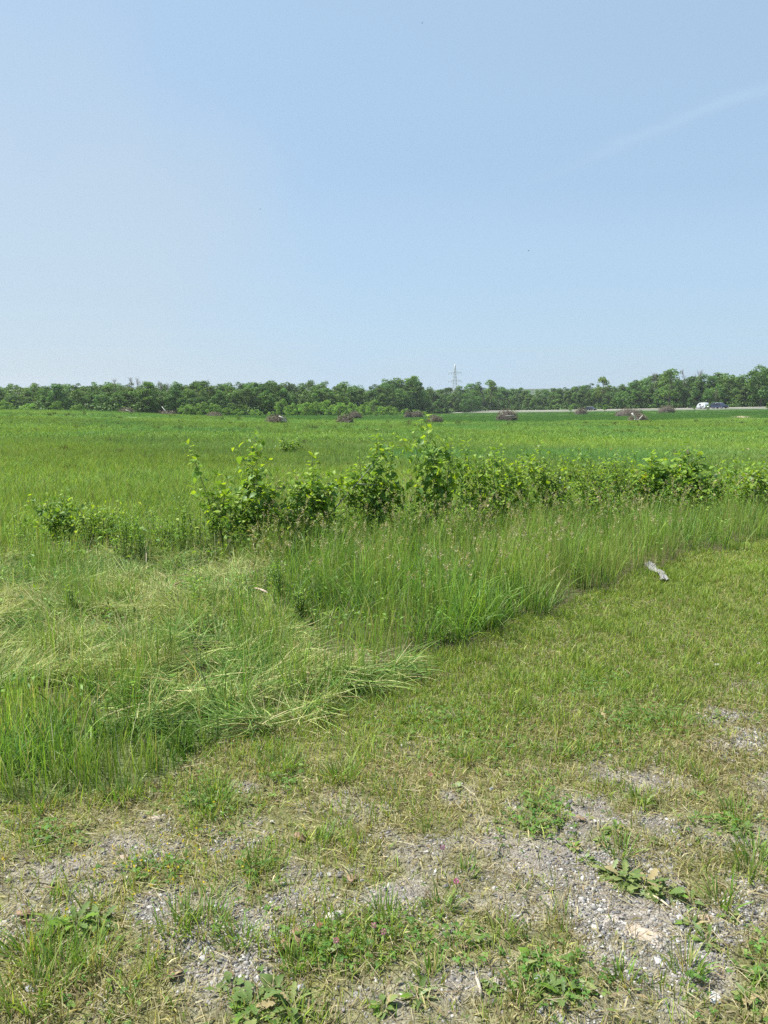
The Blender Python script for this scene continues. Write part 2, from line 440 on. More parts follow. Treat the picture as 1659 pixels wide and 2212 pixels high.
# ground sheet
rings = np.concatenate([[0.0, 0.5, 1.0], np.geomspace(1.3, 12, 150), np.geomspace(12.5, 120, 70), np.geomspace(125, 1500, 60)])
angs = np.concatenate([np.linspace(-36, 36, 330, endpoint=False), np.linspace(36, 324, 70, endpoint=False)])
AR = np.radians(90 - angs)
gx = rings[:, None] * np.cos(AR)[None]; gy = rings[:, None] * np.sin(AR)[None]
gz = hgt(gx, gy)
nr, na = gx.shape
gv = np.stack([gx, gy, gz], -1).reshape(-1, 3)
ii = np.arange(nr - 1)[:, None] * na + np.arange(na)[None]; jj = np.arange(nr - 1)[:, None] * na + (np.arange(na)[None] + 1) % na
gf = np.stack([ii, ii + na, jj + na, jj], -1).reshape(-1, 4)
gpx, gpy, gb, gl, gt, gver = near_masks(gx, gy)
front = (gy > 0.5) & (np.hypot(gx, gy) < 14)
# colour of the soil itself: grey-tan crushed stone and dust, dark humus and thatch under the grass
soil_dust = np.array([0.215, 0.195, 0.165]); soil_dark = np.array([0.085, 0.075, 0.04]); thatch = np.array([0.15, 0.15, 0.065]); fieldc = np.array([0.115, 0.19, 0.045])
bb = np.where(front, gb, 0.0)[..., None]; tl = gt[..., None]
cornr = sstep(1480, 1600, gpy)[..., None] * sstep(700, 500, gpx)[..., None]
cnear = np.where(tl, (soil_dark * .8 + thatch * .2) * (1 - cornr) + np.array([.10, .125, .045]) * cornr, thatch * (1 - bb) + soil_dust * bb)
rr = np.hypot(gx, gy)[..., None]
rub = np.array([0.145, 0.12, 0.08])
tfar = sstep(9, 22, rr)
pat = fbm(gx, gy, 18, 21, 3)[..., None]; pat2 = fbm(gx, gy * .5, 6, 22, 2)[..., None]
cf = fieldc * (0.75 + 0.5 * pat) * (1 - .25 * (pat2 - .5))
gc = cnear * (1 - tfar) + cf * tfar
bgpx, bgpy = world2px(gx, gy, gz)
soilpatch = (np.exp(-(((bgpx - 1615) / 140) ** 2 + ((bgpy - 990) / 26) ** 2)) * (gy > 11))[..., None]
sandpatch = (np.exp(-(((bgpx - 1605) / 40) ** 2 + ((bgpy - 901) / 3.5) ** 2)) * (gy > 60))[..., None]
gc = gc * (1 - np.clip(soilpatch * 1.3 * (0.3 + pat2), 0, 1)) + rub * np.clip(soilpatch * 1.3 * (0.3 + pat2), 0, 1)
gc = gc * (1 - np.clip(sandpatch, 0, 1)) + np.array([0.36, 0.29, 0.2]) * np.clip(sandpatch, 0, 1)
m, n, l, out = nmat('soil_and_gravel_ground')
p = n.new('ShaderNodeBsdfPrincipled'); p.inputs['Roughness'].default_value = 0.95; p.inputs['Specular IOR Level'].default_value = 0.15
a = n.new('ShaderNodeAttribute'); a.attribute_name = 'col'
tc = n.new('ShaderNodeTexCoord')
nz = n.new('ShaderNodeTexNoise'); nz.inputs['Scale'].default_value = 9; nz.inputs['Detail'].default_value = 9; nz.inputs['Roughness'].default_value = 0.68; l.new(tc.outputs['Object'], nz.inputs['Vector'])
vo = n.new('ShaderNodeTexVoronoi'); vo.inputs['Scale'].default_value = 150; l.new(tc.outputs['Object'], vo.inputs['Vector'])
mr = n.new('ShaderNodeMapRange'); l.new(nz.outputs['Fac'], mr.inputs['Value']); mr.inputs['From Min'].default_value = .3; mr.inputs['From Max'].default_value = .7; mr.inputs['To Min'].default_value = .5; mr.inputs['To Max'].default_value = 1.4
sp = n.new('ShaderNodeSeparateColor'); l.new(vo.outputs['Color'], sp.inputs[0])
mr2 = n.new('ShaderNodeMapRange'); l.new(sp.outputs[0], mr2.inputs['Value']); mr2.inputs['To Min'].default_value = .7; mr2.inputs['To Max'].default_value = 1.3
mm = n.new('ShaderNodeMath'); mm.operation = 'MULTIPLY'; l.new(mr.outputs[0], mm.inputs[0]); l.new(mr2.outputs[0], mm.inputs[1])
vs = n.new('ShaderNodeVectorMath'); vs.operation = 'SCALE'; l.new(a.outputs['Color'], vs.inputs[0]); l.new(mm.outputs[0], vs.inputs['Scale'])
l.new(vs.outputs[0], p.inputs['Base Color'])
ad = n.new('ShaderNodeMath'); ad.operation = 'MULTIPLY_ADD'; l.new(vo.outputs['Distance'], ad.inputs[0]); ad.inputs[1].default_value = -0.5; l.new(nz.outputs['Fac'], ad.inputs[2])
bp = n.new('ShaderNodeBump'); bp.inputs['Distance'].default_value = 0.012; bp.inputs['Strength'].default_value = 0.8; l.new(ad.outputs[0], bp.inputs['Height']); l.new(bp.outputs[0], p.inputs['Normal'])
l.new(p.outputs[0], out.inputs['Surface'])
g = obj('ground', mesh_from('ground', gv, gf, np.full(len(gf), 4), m, gc.reshape(-1, 3), True)); tag(g, kind='structure')
del gx, gy, gz, gv, gf, gc, cf, cnear

# road: two carriageways with pale shoulders and a grass median, raised a little above the field
def strip(name, off0, off1, dz0, dz1, mat, n=90):
    P = np.array(ROAD); t = np.linspace(0, len(P) - 1, n)
    C = np.stack([np.interp(t, np.arange(len(P)), P[:, k]) for k in range(3)], 1)
    for _ in range(30): C[1:-1] = (C[:-2] + 2 * C[1:-1] + C[2:]) / 4
    T = np.gradient(C[:, :2], axis=0); T /= np.linalg.norm(T, axis=1)[:, None]
    N = np.stack([T[:, 1], -T[:, 0]], 1)   # away from the camera
    A = np.column_stack([C[:, :2] + N * off0, C[:, 2] + dz0]); B = np.column_stack([C[:, :2] + N * off1, C[:, 2] + dz1])
    v = np.concatenate([A, B]); i = np.arange(n - 1)
    f = np.stack([i, i + n, i + n + 1, i + 1], 1)
    o = obj(name, mesh_from(name, v, f, np.full(n - 1, 4), mat)); tag(o, kind='structure'); return C, N, o
M['asphalt'] = plainmat('worn_asphalt', (0.15, 0.147, 0.14), 0.9, var=0.12, bscale=0.8)
M['shoulder'] = plainmat('pale_gravel_shoulder', (0.37, 0.345, 0.30), 0.95, var=0.2, bscale=1.5)
M['line'] = plainmat('road_paint', (0.75, 0.75, 0.72), 0.7)
M['verge'] = plainmat('roadside_grass_bank', (0.038, 0.068, 0.02), 0.95, var=0.4, bscale=1.2)
strip('road_bank', -9, -2.6, -0.9, 0.16, M['verge'])
RC, RN, _ = strip('road_shoulder', -2.6, 0.4, 0.16, 0.26, M['shoulder'])
strip('road', 0.4, 8.4, 0.262, 0.32, M['asphalt'])
strip('road_shoulder', 8.4, 10.6, 0.318, 0.34, M['shoulder'])
strip('median_grass', 10.6, 15.5, 0.34, 0.55, M['verge'])
strip('road_shoulder', 15.5, 17.5, 0.60, 0.62, M['shoulder'])
strip('road', 17.5, 25.5, 0.622, 0.72, M['asphalt'])
strip('road_shoulder', 25.5, 29, 0.72, 0.9, M['shoulder'])
strip('road_bank', 29, 40, 0.9, 0.4, M['verge'])
strip('road_marking', 0.75, 0.95, 0.275, 0.277, M['line'])
strip('road_marking', 8.0, 8.2, 0.327, 0.329, M['line'])
strip('road_marking', 17.8, 18.0, 0.636, 0.638, M['line'])

# far wooded hills, just showing above the wood
hb = Bag(); ang = np.linspace(R(-60), R(60), 160)
hx = 1350 * np.sin(ang); hy = 1350 * np.cos(ang)
hz = 20 + 7 * fbm(ang * 100, ang * 0, 22, 4, 3) + 4 * vnoise(ang * 100, ang * 0, .9, 9) * .5
v = np.concatenate([np.column_stack([hx, hy, hz * 0 - 6]), np.column_stack([hx * .97, hy * .97, hz * .6]), np.column_stack([hx * 1.0, hy * 1.0, hz]), np.column_stack([hx * 1.04, hy * 1.04, hz * 0 - 6])])
v[:160, :2] *= 0.93
i = np.arange(159); f = np.concatenate([np.stack([i + k * 160, i + 1 + k * 160, i + 1 + (k + 1) * 160, i + (k + 1) * 160], 1) for k in range(3)])
hb.add(v, f, np.full(len(f), 4), (0.04, 0.07, 0.025))
o = obj('hills', hb.mesh('hills', plainmat('far_wooded_slope', (0.04, 0.065, 0.025), 1.0, var=0.4, bscale=0.08))); tag(o, kind='structure')


# ------------------------------------------------------------------ trees of the far wood
def leaf_faces(bag, rng, pos, nor, size, col):
    """kite-shaped leaf sprays facing about outward"""
    N = len(pos)
    nor = nor + np.array([0, 0, .25]) + rng.normal(0, 0.6, (N, 3)); nor /= np.linalg.norm(nor, axis=1)[:, None] + 1e-9
    a = np.cross(nor, runit(rng, N)); a /= np.linalg.norm(a, axis=1)[:, None] + 1e-9
    b = np.cross(nor, a)
    s = size[:, None]
    v = np.stack([pos - a * s * .62, pos + b * s * .36 + nor * s * .12, pos + a * s * .62, pos - b * s * .36 + nor * s * .12], 1)
    f = (np.arange(N)[:, None] * 4 + np.array([0, 1, 2, 0, 2, 3])[None]).ravel()
    bag.add(v.reshape(-1, 3), f, np.full(2 * N, 3), np.repeat(col, 4, 0))

def make_tree(kind, seed):
    """returns (trunk mesh, crown mesh) for a tree about 10 m tall"""
    rng = np.random.default_rng(seed)
    tb, cb = Bag(), Bag()
    H = 10.0
    P = dict(broad=(38, .28, .52, .46, 1.05, 95, .34), poplar=(36, .17, .50, .49, .85, 85, .30), shrub=(26, .48, .45, .44, 1.4, 120, .42),
             round=(44, .44, .50, .46, 1.45, 120, .36), sparse=(26, .22, .60, .38, .75, 62, .30), cedar=(36, .15, .48, .50, .8, 90, .26), layered=(36, .30, .52, .46, .95, 85, .32))
    if kind == 'bare':
        pts = np.array([[0, 0, -.6], [rng.normal(0, .1), rng.normal(0, .1), 4], [rng.normal(0, .3), rng.normal(0, .3), 8], [rng.normal(0, .4), rng.normal(0, .4), 10]])
        tube(tb, pts, [.16, .12, .06, .02], (1, 1, 1), 5)
        for k in range(26):
            t = rng.uniform(.3, .95); p0 = np.array([np.interp(t, [0, .44, .8, 1], pts[:, i]) for i in range(3)])
            a = rng.uniform(0, 6.28); L = (1.05 - t) * rng.uniform(1.6, 3.4) + .5
            q = p0 + np.array([math.cos(a) * .55, math.sin(a) * .55, rng.uniform(.6, 1.1)]) * L
            tube(cb, [p0, (p0 + q) / 2 + rng.normal(0, .12, 3), q], [.05, .035, .012], (1, 1, 1), 4, False)
            for j in range(3):
                r0 = p0 + (q - p0) * rng.uniform(.4, 1)
                tube(cb, [r0, r0 + np.array([rng.normal(0, .4), rng.normal(0, .4), rng.uniform(.3, .9)])], [.03, .01], (1, 1, 1), 3, False)
        return tb.mesh('trunk', M['bark_grey']), cb.mesh('branches', M['bark_grey'])
    nb, rad, cz, rz, br, nl, ls = P[kind]
    lean = rng.normal(0, .25, 2)
    top = np.array([lean[0], lean[1], H * (cz + rz * .7)])
    spine = np.array([[0, 0, -.6], [lean[0] * .1, lean[1] * .1, H * .18], [lean[0] * .5, lean[1] * .5, H * .5], top])
    tube(tb, spine, np.array([.20, .16, .10, .03]) * (1.2 if kind == 'broad' else 1), (1, 1, 1), 6)
    k = 0
    while k < nb:
        u = runit(rng, 1)[0]; r = rng.uniform(.35, 1.0) ** .5
        c = u * r
        if kind in ('poplar', 'cedar', 'sparse') and c[2] > 0: c[:2] *= 1 - .75 * c[2]
        if kind == 'shrub' and c[2] < -.2: c[:2] *= 1.15
        cen = np.array([c[0] * rad * H, c[1] * rad * H, H * cz + c[2] * rz * H]) + np.array([lean[0], lean[1], 0]) * .5
        if cen[2] < .35: cen[2] = .4
        R_ = br * rng.uniform(.65, 1.25)
        n = int(nl * rng.uniform(.7, 1.3))
        d = runit(rng, n); d[:, 2] = np.where(d[:, 2] < -.7, -d[:, 2] * .6, d[:, 2])
        rr_ = R_ * (rng.uniform(.35, 1.12, n) ** .55)[:, None] * np.array([1, 1, .8])
        pos = cen + d * rr_
        pos[:, 2] = np.maximum(pos[:, 2], .1)
        tone = rng.uniform(.82, 1.18)
        base = np.array([.112, .212, .050]) * tone
        colr = base[None] * (1 + rng.normal(0, .28, (n, 1))) * np.array([1 + rng.normal(0, .05), 1, 1])
        leaf_faces(cb, rng, pos, d, ls * rng.uniform(.6, 1.3, n), np.clip(colr, .01, .3))
        if k % 2 == 0:
            zf = np.clip((cen[2] - 1.2) / H, .1, .8)
            s0 = np.array([np.interp(zf * H, spine[:, 2], spine[:, i]) for i in range(3)])
            tube(tb, [s0, (s0 + cen) / 2 + np.array([0, 0, -.15]), cen], [.07, .045, .015], (1, 1, 1), 4, False)
        k += 1
    return tb.mesh('trunk', M['bark']), cb.mesh('crown', M['tree_leaf'])

PROTO = {k: [make_tree(k, 100 + 7 * i + 31 * j) for j in range(n)] for i, (k, n) in enumerate(
    [('broad', 4), ('poplar', 4), ('shrub', 4), ('round', 2), ('sparse', 3), ('cedar', 3), ('layered', 3), ('bare', 3)])}
trng = np.random.default_rng(77)
def plant(kind, x, y, height, label, tint=(1, 1, 1), wid=1.0, group=None, name=None, cat='tree', sink=0.0):
    tm, cm = PROTO[kind][trng.integers(len(PROTO[kind]))]
    nm = name or {'broad': 'broadleaf_tree', 'poplar': 'poplar_tree', 'shrub': 'willow_shrub', 'round': 'round_tree', 'sparse': 'cottonwood_tree', 'cedar': 'narrow_tree', 'layered': 'broadleaf_tree', 'bare': 'bare_tree'}[kind]
    t = thing(nm, label, cat, (x, y, h1(x, y) - sink), trng.uniform(0, 6.28), group)
    s = height / 10.0
    for me, pn in ((tm, 'trunk'), (cm, 'crown' if kind != 'bare' else 'branches')):
        o = obj(pn, me, t); o.scale = (s * wid, s * wid, s); o.color = (*tint, 1)
    return t

# skyline of the wood, measured in the 2880-wide photograph: x, top row, distance
SKY = np.array([(-150, 1440, 200), (0, 1440, 200), (150, 1436, 202), (220, 1434, 204), (330, 1434, 206), (450, 1434, 206), (570, 1424, 206), (620, 1440, 208), (680, 1438, 208), (800, 1432, 212), (950, 1428, 216), (1030, 1418, 222), (1150, 1425, 232),
                (1250, 1432, 245), (1340, 1437, 262), (1400, 1430, 275), (1490, 1422, 300), (1560, 1416, 320), (1600, 1452, 350), (1640, 1450, 360), (1710, 1437, 380), (1830, 1420, 400), (1900, 1450, 410),
                (1960, 1452, 405), (2080, 1446, 390), (2180, 1430, 365), (2280, 1440, 350), (2380, 1418, 330), (2480, 1390, 318), (2560, 1400, 305), (2650, 1392, 295), (2760, 1385, 285), (2880, 1366, 275), (3050, 1360, 260)], float)
# things that mark a stretch of the wood, for telling its trees apart
STRETCH = [(150, 'at the left picture edge'), (420, 'above the hump of the field'), (560, 'behind the leftmost brush pile'), (760, 'behind the white leaning pole'),
           (1000, 'behind the left willow thicket'), (1150, 'behind the pile with white log'), (1330, 'above the twin brush piles'), (1520, 'above the central willows'), (1680, 'above the white camper'),
           (1830, 'by the near pylon'), (1960, 'where the road comes into view'), (2130, 'left of the black car'), (2300, 'beyond the black car'), (2480, 'beyond the widest brush pile'),
           (2640, 'behind the silver trailer'), (2760, 'behind the dark blue vehicle'), (9999, 'at the right picture edge')]
def stretch(sx):
    for lim, s in STRETCH:
        if sx < lim: return s
LOOK = {'broad': 'broad leafy', 'poplar': 'slim upright leafy', 'cedar': 'narrow pointed', 'layered': 'loose layered leafy', 'sparse': 'open-crowned', 'shrub': 'bushy pale green', 'bare': 'bare grey'}
def sx_to_x(sx, d): return (sx - 1440) / 2884.0 * d
def topz(sy, d): return CAM_H + px2slope(0, sy * 1659 / 2880)[2] / px2slope(0, sy * 1659 / 2880)[1] * d
# three ranks deep: skyline rank, middle rank, front rank
for rank, (dd, hf, step) in enumerate(((14, 1.0, 31), (5, .88, 36), (-4, .72, 38))):
    sx = -140.0 + rank * 17
    while sx < 3000:
        top = np.interp(sx, SKY[:, 0], SKY[:, 1]); d = np.interp(sx, SKY[:, 0], SKY[:, 2]) + dd + trng.uniform(-4, 4)
        x = sx_to_x(sx, d); g0 = h1(x, d)
        hh = (topz(top, d) - g0) * hf * (trng.uniform(.88, 1.04) if rank == 0 else trng.uniform(.75, 1.1))
        right = sx > 1550
        kind = trng.choice(['broad', 'poplar', 'layered', 'cedar', 'sparse'], p=[.14, .46, .2, .14, .06] if right else [.46, .12, .3, .10, .02])
        v = trng.uniform(.62, 1.16)
        tint = np.array([v * trng.uniform(.86, 1.1), v, v * trng.uniform(.85, 1.15)])
        tone = 'dark' if v < .85 else ('light green' if v > 1.03 else 'mid green')
        wide = trng.uniform(1.0, 1.35) * (1.0 if kind in ('broad', 'layered') else 1.25)
        if hh < 8: wide *= 1.15
        lab = f"{tone} {LOOK[kind].replace(' leafy', '')} tree, {('on skyline', 'middle rank', 'front rank')[rank]}, {stretch(sx)}"
        plant(kind, x, d, hh, lab, tint, wide, group='trees of the far wood')
        sx += step * trng.uniform(.7, 1.3) * (215 / d if d < 215 else (1.0 if d < 300 else .8)) * (hh / 10 if hh > 10 else 1)
# look-alikes of one stretch are told apart by their order from the left
byl = {}
for o in list(COL.objects):
    if o.get('group') == 'trees of the far wood': byl.setdefault(o['label'], []).append(o)
NUM = {2: 'two', 3: 'three', 4: 'four', 5: 'five', 6: 'six', 7: 'seven', 8: 'eight', 9: 'nine'}; ORD = ['leftmost', 'second', 'third', 'fourth', 'fifth', 'sixth', 'seventh', 'eighth', 'ninth']
for lab, os_ in byl.items():
    if len(os_) > 1:
        for k, o in enumerate(sorted(os_, key=lambda q: q.location.x / q.location.y)): o['label'] = f"{ORD[k] if k < len(os_) - 1 else 'rightmost'} of {NUM[len(os_)]}, {lab}"
# trees that stand out
def special(kind, sx, sy, d, label, tint=(1, 1, 1), wid=1.0, name=None, cat='tree', base=None):
    x = sx_to_x(sx, d); z = h1(x, d)
    return plant(kind, x, d, topz(sy, d) - z, label, tint, wid, name=name, cat=cat)
special('sparse', 2500, 1370, 300, 'tallest open-crowned cottonwood rising above the wood, right of the widest brush pile', (1.12, 1.1, 1), 1.2)
special('broad', 1550, 1413, 312, 'broad round-topped tree standing high above the willows, left of the near pylon', (.95, 1, .9), 1.15)
special('cedar', 1475, 1418, 308, 'dark twin-topped tree left of the broad round-topped tree on the skyline', (.72, .78, .85), 1.7)
special('sparse', 1835, 1414, 392, 'thin tree with feathery light tip right of the near pylon', (1.25, 1.15, 1), 1.0)
special('sparse', 2248, 1402, 352, 'brownish sparse-topped tree above the dark car on the road', (1.4, 1.1, .9), 1.0)
special('cedar', 2372, 1416, 326, 'dark pointed tree on the skyline above the widest brush pile', (.7, .8, .85), 1.5)
special('poplar', 567, 1423, 198, 'light green tall tree topping the left wood beside the bare grey trees', (1.15, 1.12, 1), 1.5)
special('cedar', 663, 1438, 196, 'very dark dense tree left of the pale willow thicket', (.62, .74, .72), 2.0)
special('poplar', 225, 1433, 196, 'blue-green tree with feathery top in the left wood', (.8, .95, 1.1), 1.5)
special('round', 1760, 1475, 355, 'round dark green dense tree standing alone in front of the wood', (.62, .74, .66), 1.25)
special('broad', 2840, 1366, 268, 'big dark-crowned tree at the right edge of the picture', (.8, .86, .8), 1.1)
for i, (sx, sy, d) in enumerate(((440, 1424, 214), (505, 1418, 214), (525, 1414, 216), (610, 1426, 214), (637, 1432, 214))):
    special('bare', sx, sy, d, f"{('leftmost', 'second', 'tallest middle', 'fourth', 'rightmost')[i]} of the five bare grey treetops above the left wood", wid=1.0)
for i, (sx, sy, d) in enumerate(((2440, 1400, 322), (2548, 1390, 310), (2606, 1384, 308))):
    special('bare', sx, sy, d, f"bare grey tree {('left of the tallest cottonwood', 'just right of the tallest cottonwood', 'with a fan of bare twigs above the right wood')[i]}", wid=1.2)
# pale willow thicket and bushes in front of the wood
WIL = [(30, 1495, 186, 1.0), (120, 1505, 184, 1), (225, 1500, 186, .9), (300, 1512, 184, .9), (700, 1512, 186, 1), (760, 1502, 190, 1.1), (810, 1508, 186, 1.1), (860, 1525, 182, .9), (900, 1528, 182, .8), (960, 1530, 186, .8),
       (1058, 1492, 205, .85), (1100, 1508, 196, 1.05), (1150, 1498, 205, 1.1), (1190, 1500, 205, 1.1), (1235, 1488, 215, 1.1), (1275, 1500, 212, 1.05), (1325, 1500, 222, 1), (1370, 1512, 215, .95), (1400, 1488, 255, 1), (1435, 1518, 235, 1), (1470, 1520, 235, .95), (1520, 1530, 240, .9), (1560, 1532, 245, .95),
       (1350, 1540, 200, .8), (1410, 1538, 205, .8), (1490, 1540, 212, .8), (1590, 1540, 245, .8), (1290, 1545, 195, .7), (980, 1545, 182, .7), (1020, 1540, 184, .8)]
WN = ['at the left picture edge', 'second from the left picture edge', 'under the blue-green tree', 'on the hump of the field', 'right of the very dark tree', 'largest of the left thicket', 'in the middle of the left thicket', 'at the right end of the left thicket',
      'low, behind the third brush pile', 'low, left of the rounded pile', 'slender, dark, behind the rounded pile', 'just right of the rounded pile', 'left in the central thicket', 'second in the central thicket', 'tallest in the central thicket', 'right of the tallest central willow',
      'above the twin brush piles', 'right above the twin brush piles', 'upright, half way up the wood', 'right end of the central thicket', 'beside the round pale bush', 'left of the white camper', 'touching the white camper',
      'low, dark, behind the twin brush piles', 'low, right of the twin brush piles', 'low, above the saplings', 'low, at the foot of the camper', 'low, right of the pale gap', 'lowest, between the first piles', 'low, before the pale gap']
for (sx, sy, d, w), wname in zip(WIL, WN):
    x = sx_to_x(sx, d); hh = max(1.4, topz(sy, d) - h1(x, d)); v = trng.uniform(1.3, 1.7)
    plant('shrub', x, d, hh, f"pale green willow bush {wname}, before the wood", (v * 1.05, v, v * .8), w * (1.0 if hh > 3.2 else 1.5), group='willow bushes before the wood', cat='bush')
for i, (sx, sy, by, d, nm) in enumerate(((2133, 1520, 1548, 258, 'left of the dark car'), (2262, 1514, 1546, 244, 'right of the dark car'), (2594, 1518, 1535, 212, 'left of the silver trailer'), (2644, 1514, 1535, 205, 'between silver trailer and blue vehicle'), (2866, 1507, 1533, 196, 'at the right picture edge'), (1665, 1528, 1560, 320, 'right of the white camper'))):
    x = sx_to_x(sx, d); z = h1(x, d)
    plant('sparse', x, d, max(1.5, topz(sy, d) - z), f"small bright roadside sapling {nm}", (1.35, 1.3, 1.0), 1.2, group='roadside saplings', name='roadside_sapling')
# low scrub that closes the wood at its foot: one mass nobody could count
ub = Bag(); urng = np.random.default_rng(5)
sxs = urng.uniform(-140, 3000, 5200); dU = np.interp(sxs, SKY[:, 0], SKY[:, 2]) + urng.uniform(-9, 24, 5200)
xU = sx_to_x(sxs, dU); zU = hgt(xU, dU)
for k in range(5200):
    n = 12; d_ = runit(urng, n); d_[:, 2] = abs(d_[:, 2])
    pos = np.array([xU[k], dU[k], zU[k]]) + d_ * urng.uniform(.5, 1.9, (n, 1)) * np.array([1.2, 1.2, 1.1]) + np.array([0, 0, urng.uniform(0, 1.6)])
    leaf_faces(ub, urng, pos, d_, urng.uniform(.35, .8, n), np.clip(np.array([.095, .175, .042]) * urng.uniform(.7, 1.3) * np.ones((n, 1)), 0, 1))
o = obj('undergrowth', ub.mesh('undergrowth', leafmat('scrub_leaf', .25, .6, .2))); tag(o, 'dark leafy scrub along the foot of the far wood', 'scrub', kind='stuff')

# ------------------------------------------------------------------ pylons
def pylon(x, y, H, label, rz):
    z = h1(x, y)
    mt = M.setdefault('steel', plainmat('galvanised_steel', (0.5, 0.51, 0.52), 0.55, metal=0.4))
    t = thing('pylon', label, 'pylon', (x, y, z), rz)
    w = lambda h: 3.6 * (1 - h / H) ** 1.15 + 0.35
    for sx_, sy_ in ((1, 1), (1, -1), (-1, 1), (-1, -1)):
        b = Bag(); hs = np.linspace(0, H * .97, 9); tube(b, [(sx_ * w(h), sy_ * w(h), h) for h in hs], .13, (1, 1, 1), 4); obj('leg', b.mesh('leg', mt), t)
    hs = [0, 6, 11.5, 16.5, 21, 25, 28.5, 31.5, 34.5, 37, 39.5, 41.5, H * .97]
    for s, ax in ((1, 0), (-1, 0), (1, 1), (-1, 1)):
        b = Bag()
        for a, c in zip(hs[:-1], hs[1:]):
            for q in (1, -1):
                p0 = [s * w(a), s * w(a), a]; p1 = [s * w(c), s * w(c), c]; p0[1 - ax] = q * w(a); p1[1 - ax] = -q * w(c)
                tube(b, [p0, p1], .10, (1, 1, 1), 3)
            p0 = [s * w(a), s * w(a), a]; p1 = list(p0); p0[1 - ax] = w(a); p1[1 - ax] = -w(a); tube(b, [p0, p1], .1, (1, 1, 1), 3)
        obj('lattice_face', b.mesh('lattice_face', mt), t)
    for hz_, hw in ((H * .78, 6.8), (H * .60, 6.8)):
        b = Bag()
        for s in (-1, 1):
            for q in (-1, 1):
                tube(b, [(s * w(hz_), q * w(hz_), hz_), (s * hw, 0, hz_ + .2)], .13, (1, 1, 1), 4)
                tube(b, [(s * w(hz_), q * w(hz_), hz_ + 1.6), (s * hw, 0, hz_ + .3)], .11, (1, 1, 1), 4)
            for f_ in (.35, .65): tube(b, [(s * hw * f_, 0, hz_), (s * hw * f_ , 0, hz_ + 1.2 * (1 - f_) + .3)], .08, (1, 1, 1), 3)
        ca = obj('crossarm', b.mesh('crossarm', mt), t)
        for s in (-.97, -.5, .5, .97):
            b = Bag()
            for q in range(4): tube(b, [(s * hw, 0, hz_ - .3 - q * .4), (s * hw, 0, hz_ - .6 - q * .4)], [.16, .1], (1, 1, 1), 6)
            tube(b, [(s * hw, 0, hz_ + .2), (s * hw, 0, hz_ - 2)], .05, (1, 1, 1), 4)
            obj('insulator', b.mesh('insulator', M.setdefault('ceramic', plainmat('brown_ceramic', (.12, .07, .05), .3))), ca)
    b = Bag(); tube(b, [(0, 0, H * .95), (0, 0, H)], [.25, .05], (1, 1, 1), 4); obj('peak', b.mesh('peak', mt), t)
pylon((1702 - 1440) / 2884 * 800, 800, 46.5, 'grey lattice pylon with two crossarms standing behind the wood', R(8))
pylon((789 - 1440) / 2884 * 1240, 1240, 46, 'tip of a distant lattice pylon barely above the left wood', R(8))

# ------------------------------------------------------------------ vehicles on the road
def prism(name, prof, wfun, mat, parent, bevel=0.04, ny=1):
    """side profile (x,z) closed polygon extruded across y, half width wfun(z)"""
    bm = bmesh.new(); n = len(prof)
    A = [bm.verts.new((x, -wfun(z), z)) for x, z in prof]; B = [bm.verts.new((x, wfun(z), z)) for x, z in prof]
    bm.faces.new(A); bm.faces.new(B[::-1])
    for i in range(n):
        j = (i + 1) % n; bm.faces.new((A[j], A[i], B[i], B[j]))
    bmesh.ops.recalc_face_normals(bm, faces=bm.faces)
    if bevel: bmesh.ops.bevel(bm, geom=[e for e in bm.edges], offset=bevel, segments=2, affect='EDGES', clamp_overlap=True)
    me = bpy.data.meshes.new(name); bm.to_mesh(me); bm.free(); me.materials.append(mat)
    return obj(name, me, parent)
def wheel(parent, x, y, r, w=.24):
    b = Bag(); a = np.linspace(0, 2 * np.pi, 20, endpoint=False)
    prof = [(r * .62, -w / 2), (r * .94, -w / 2), (r, -w * .35), (r, w * .35), (r * .94, w / 2), (r * .62, w / 2)]
    v = np.concatenate([np.column_stack([x + q * np.cos(a), np.full(20, y + yy), r + q * np.sin(a)]) for q, yy in prof])
    f = [[k * 20 + i, k * 20 + (i + 1) % 20, (k + 1) * 20 + (i + 1) % 20, (k + 1) * 20 + i] for k in range(5) for i in range(20)]
    b.add(v, f, np.full(100, 4), (0, 0, 0)); wt = obj('wheel', b.mesh('tyre', M.setdefault('tyre', plainmat('tyre_rubber', (.02, .02, .02), .9))), parent)
    b = Bag(); s = 1 if y > 0 else -1
    tube(b, [(x, y - s * .1, r), (x, y + s * (w / 2 - .02), r), (x, y + s * (w / 2 - .05), r)], [r * .62, r * .62, r * .2], (1, 1, 1), 14)
    obj('rim', b.mesh('rim', M.setdefault('rim', plainmat('alloy_rim', (.5, .5, .5), .35, metal=.7))), wt)
def panel(name, pts, mat, parent, th=.012):
    """thin glass or lamp plate: polygon in 3-D with thickness"""
    p = np.array(pts, float); nrm = np.cross(p[1] - p[0], p[2] - p[0]); nrm /= np.linalg.norm(nrm)
    n = len(p); v = np.concatenate([p, p + nrm * th]); b = Bag()
    f = [list(range(n))[::-1], [n + i for i in range(n)]] ; z = [n, n]
    for i in range(n): f.append([i, (i + 1) % n, n + (i + 1) % n, n + i]); z.append(4)
    b.add(v, [q for s in f for q in s], z, (1, 1, 1)); return obj(name, b.mesh(name, mat), parent)
M['glass'] = plainmat('tinted_glass', (.015, .02, .025), .08, spec=.6)
M['lamp'] = plainmat('clear_lamp', (.75, .75, .72), .15)
M['tail'] = plainmat('red_lamp', (.35, .02, .02), .2)
M['black'] = plainmat('black_plastic', (.02, .02, .022), .6)
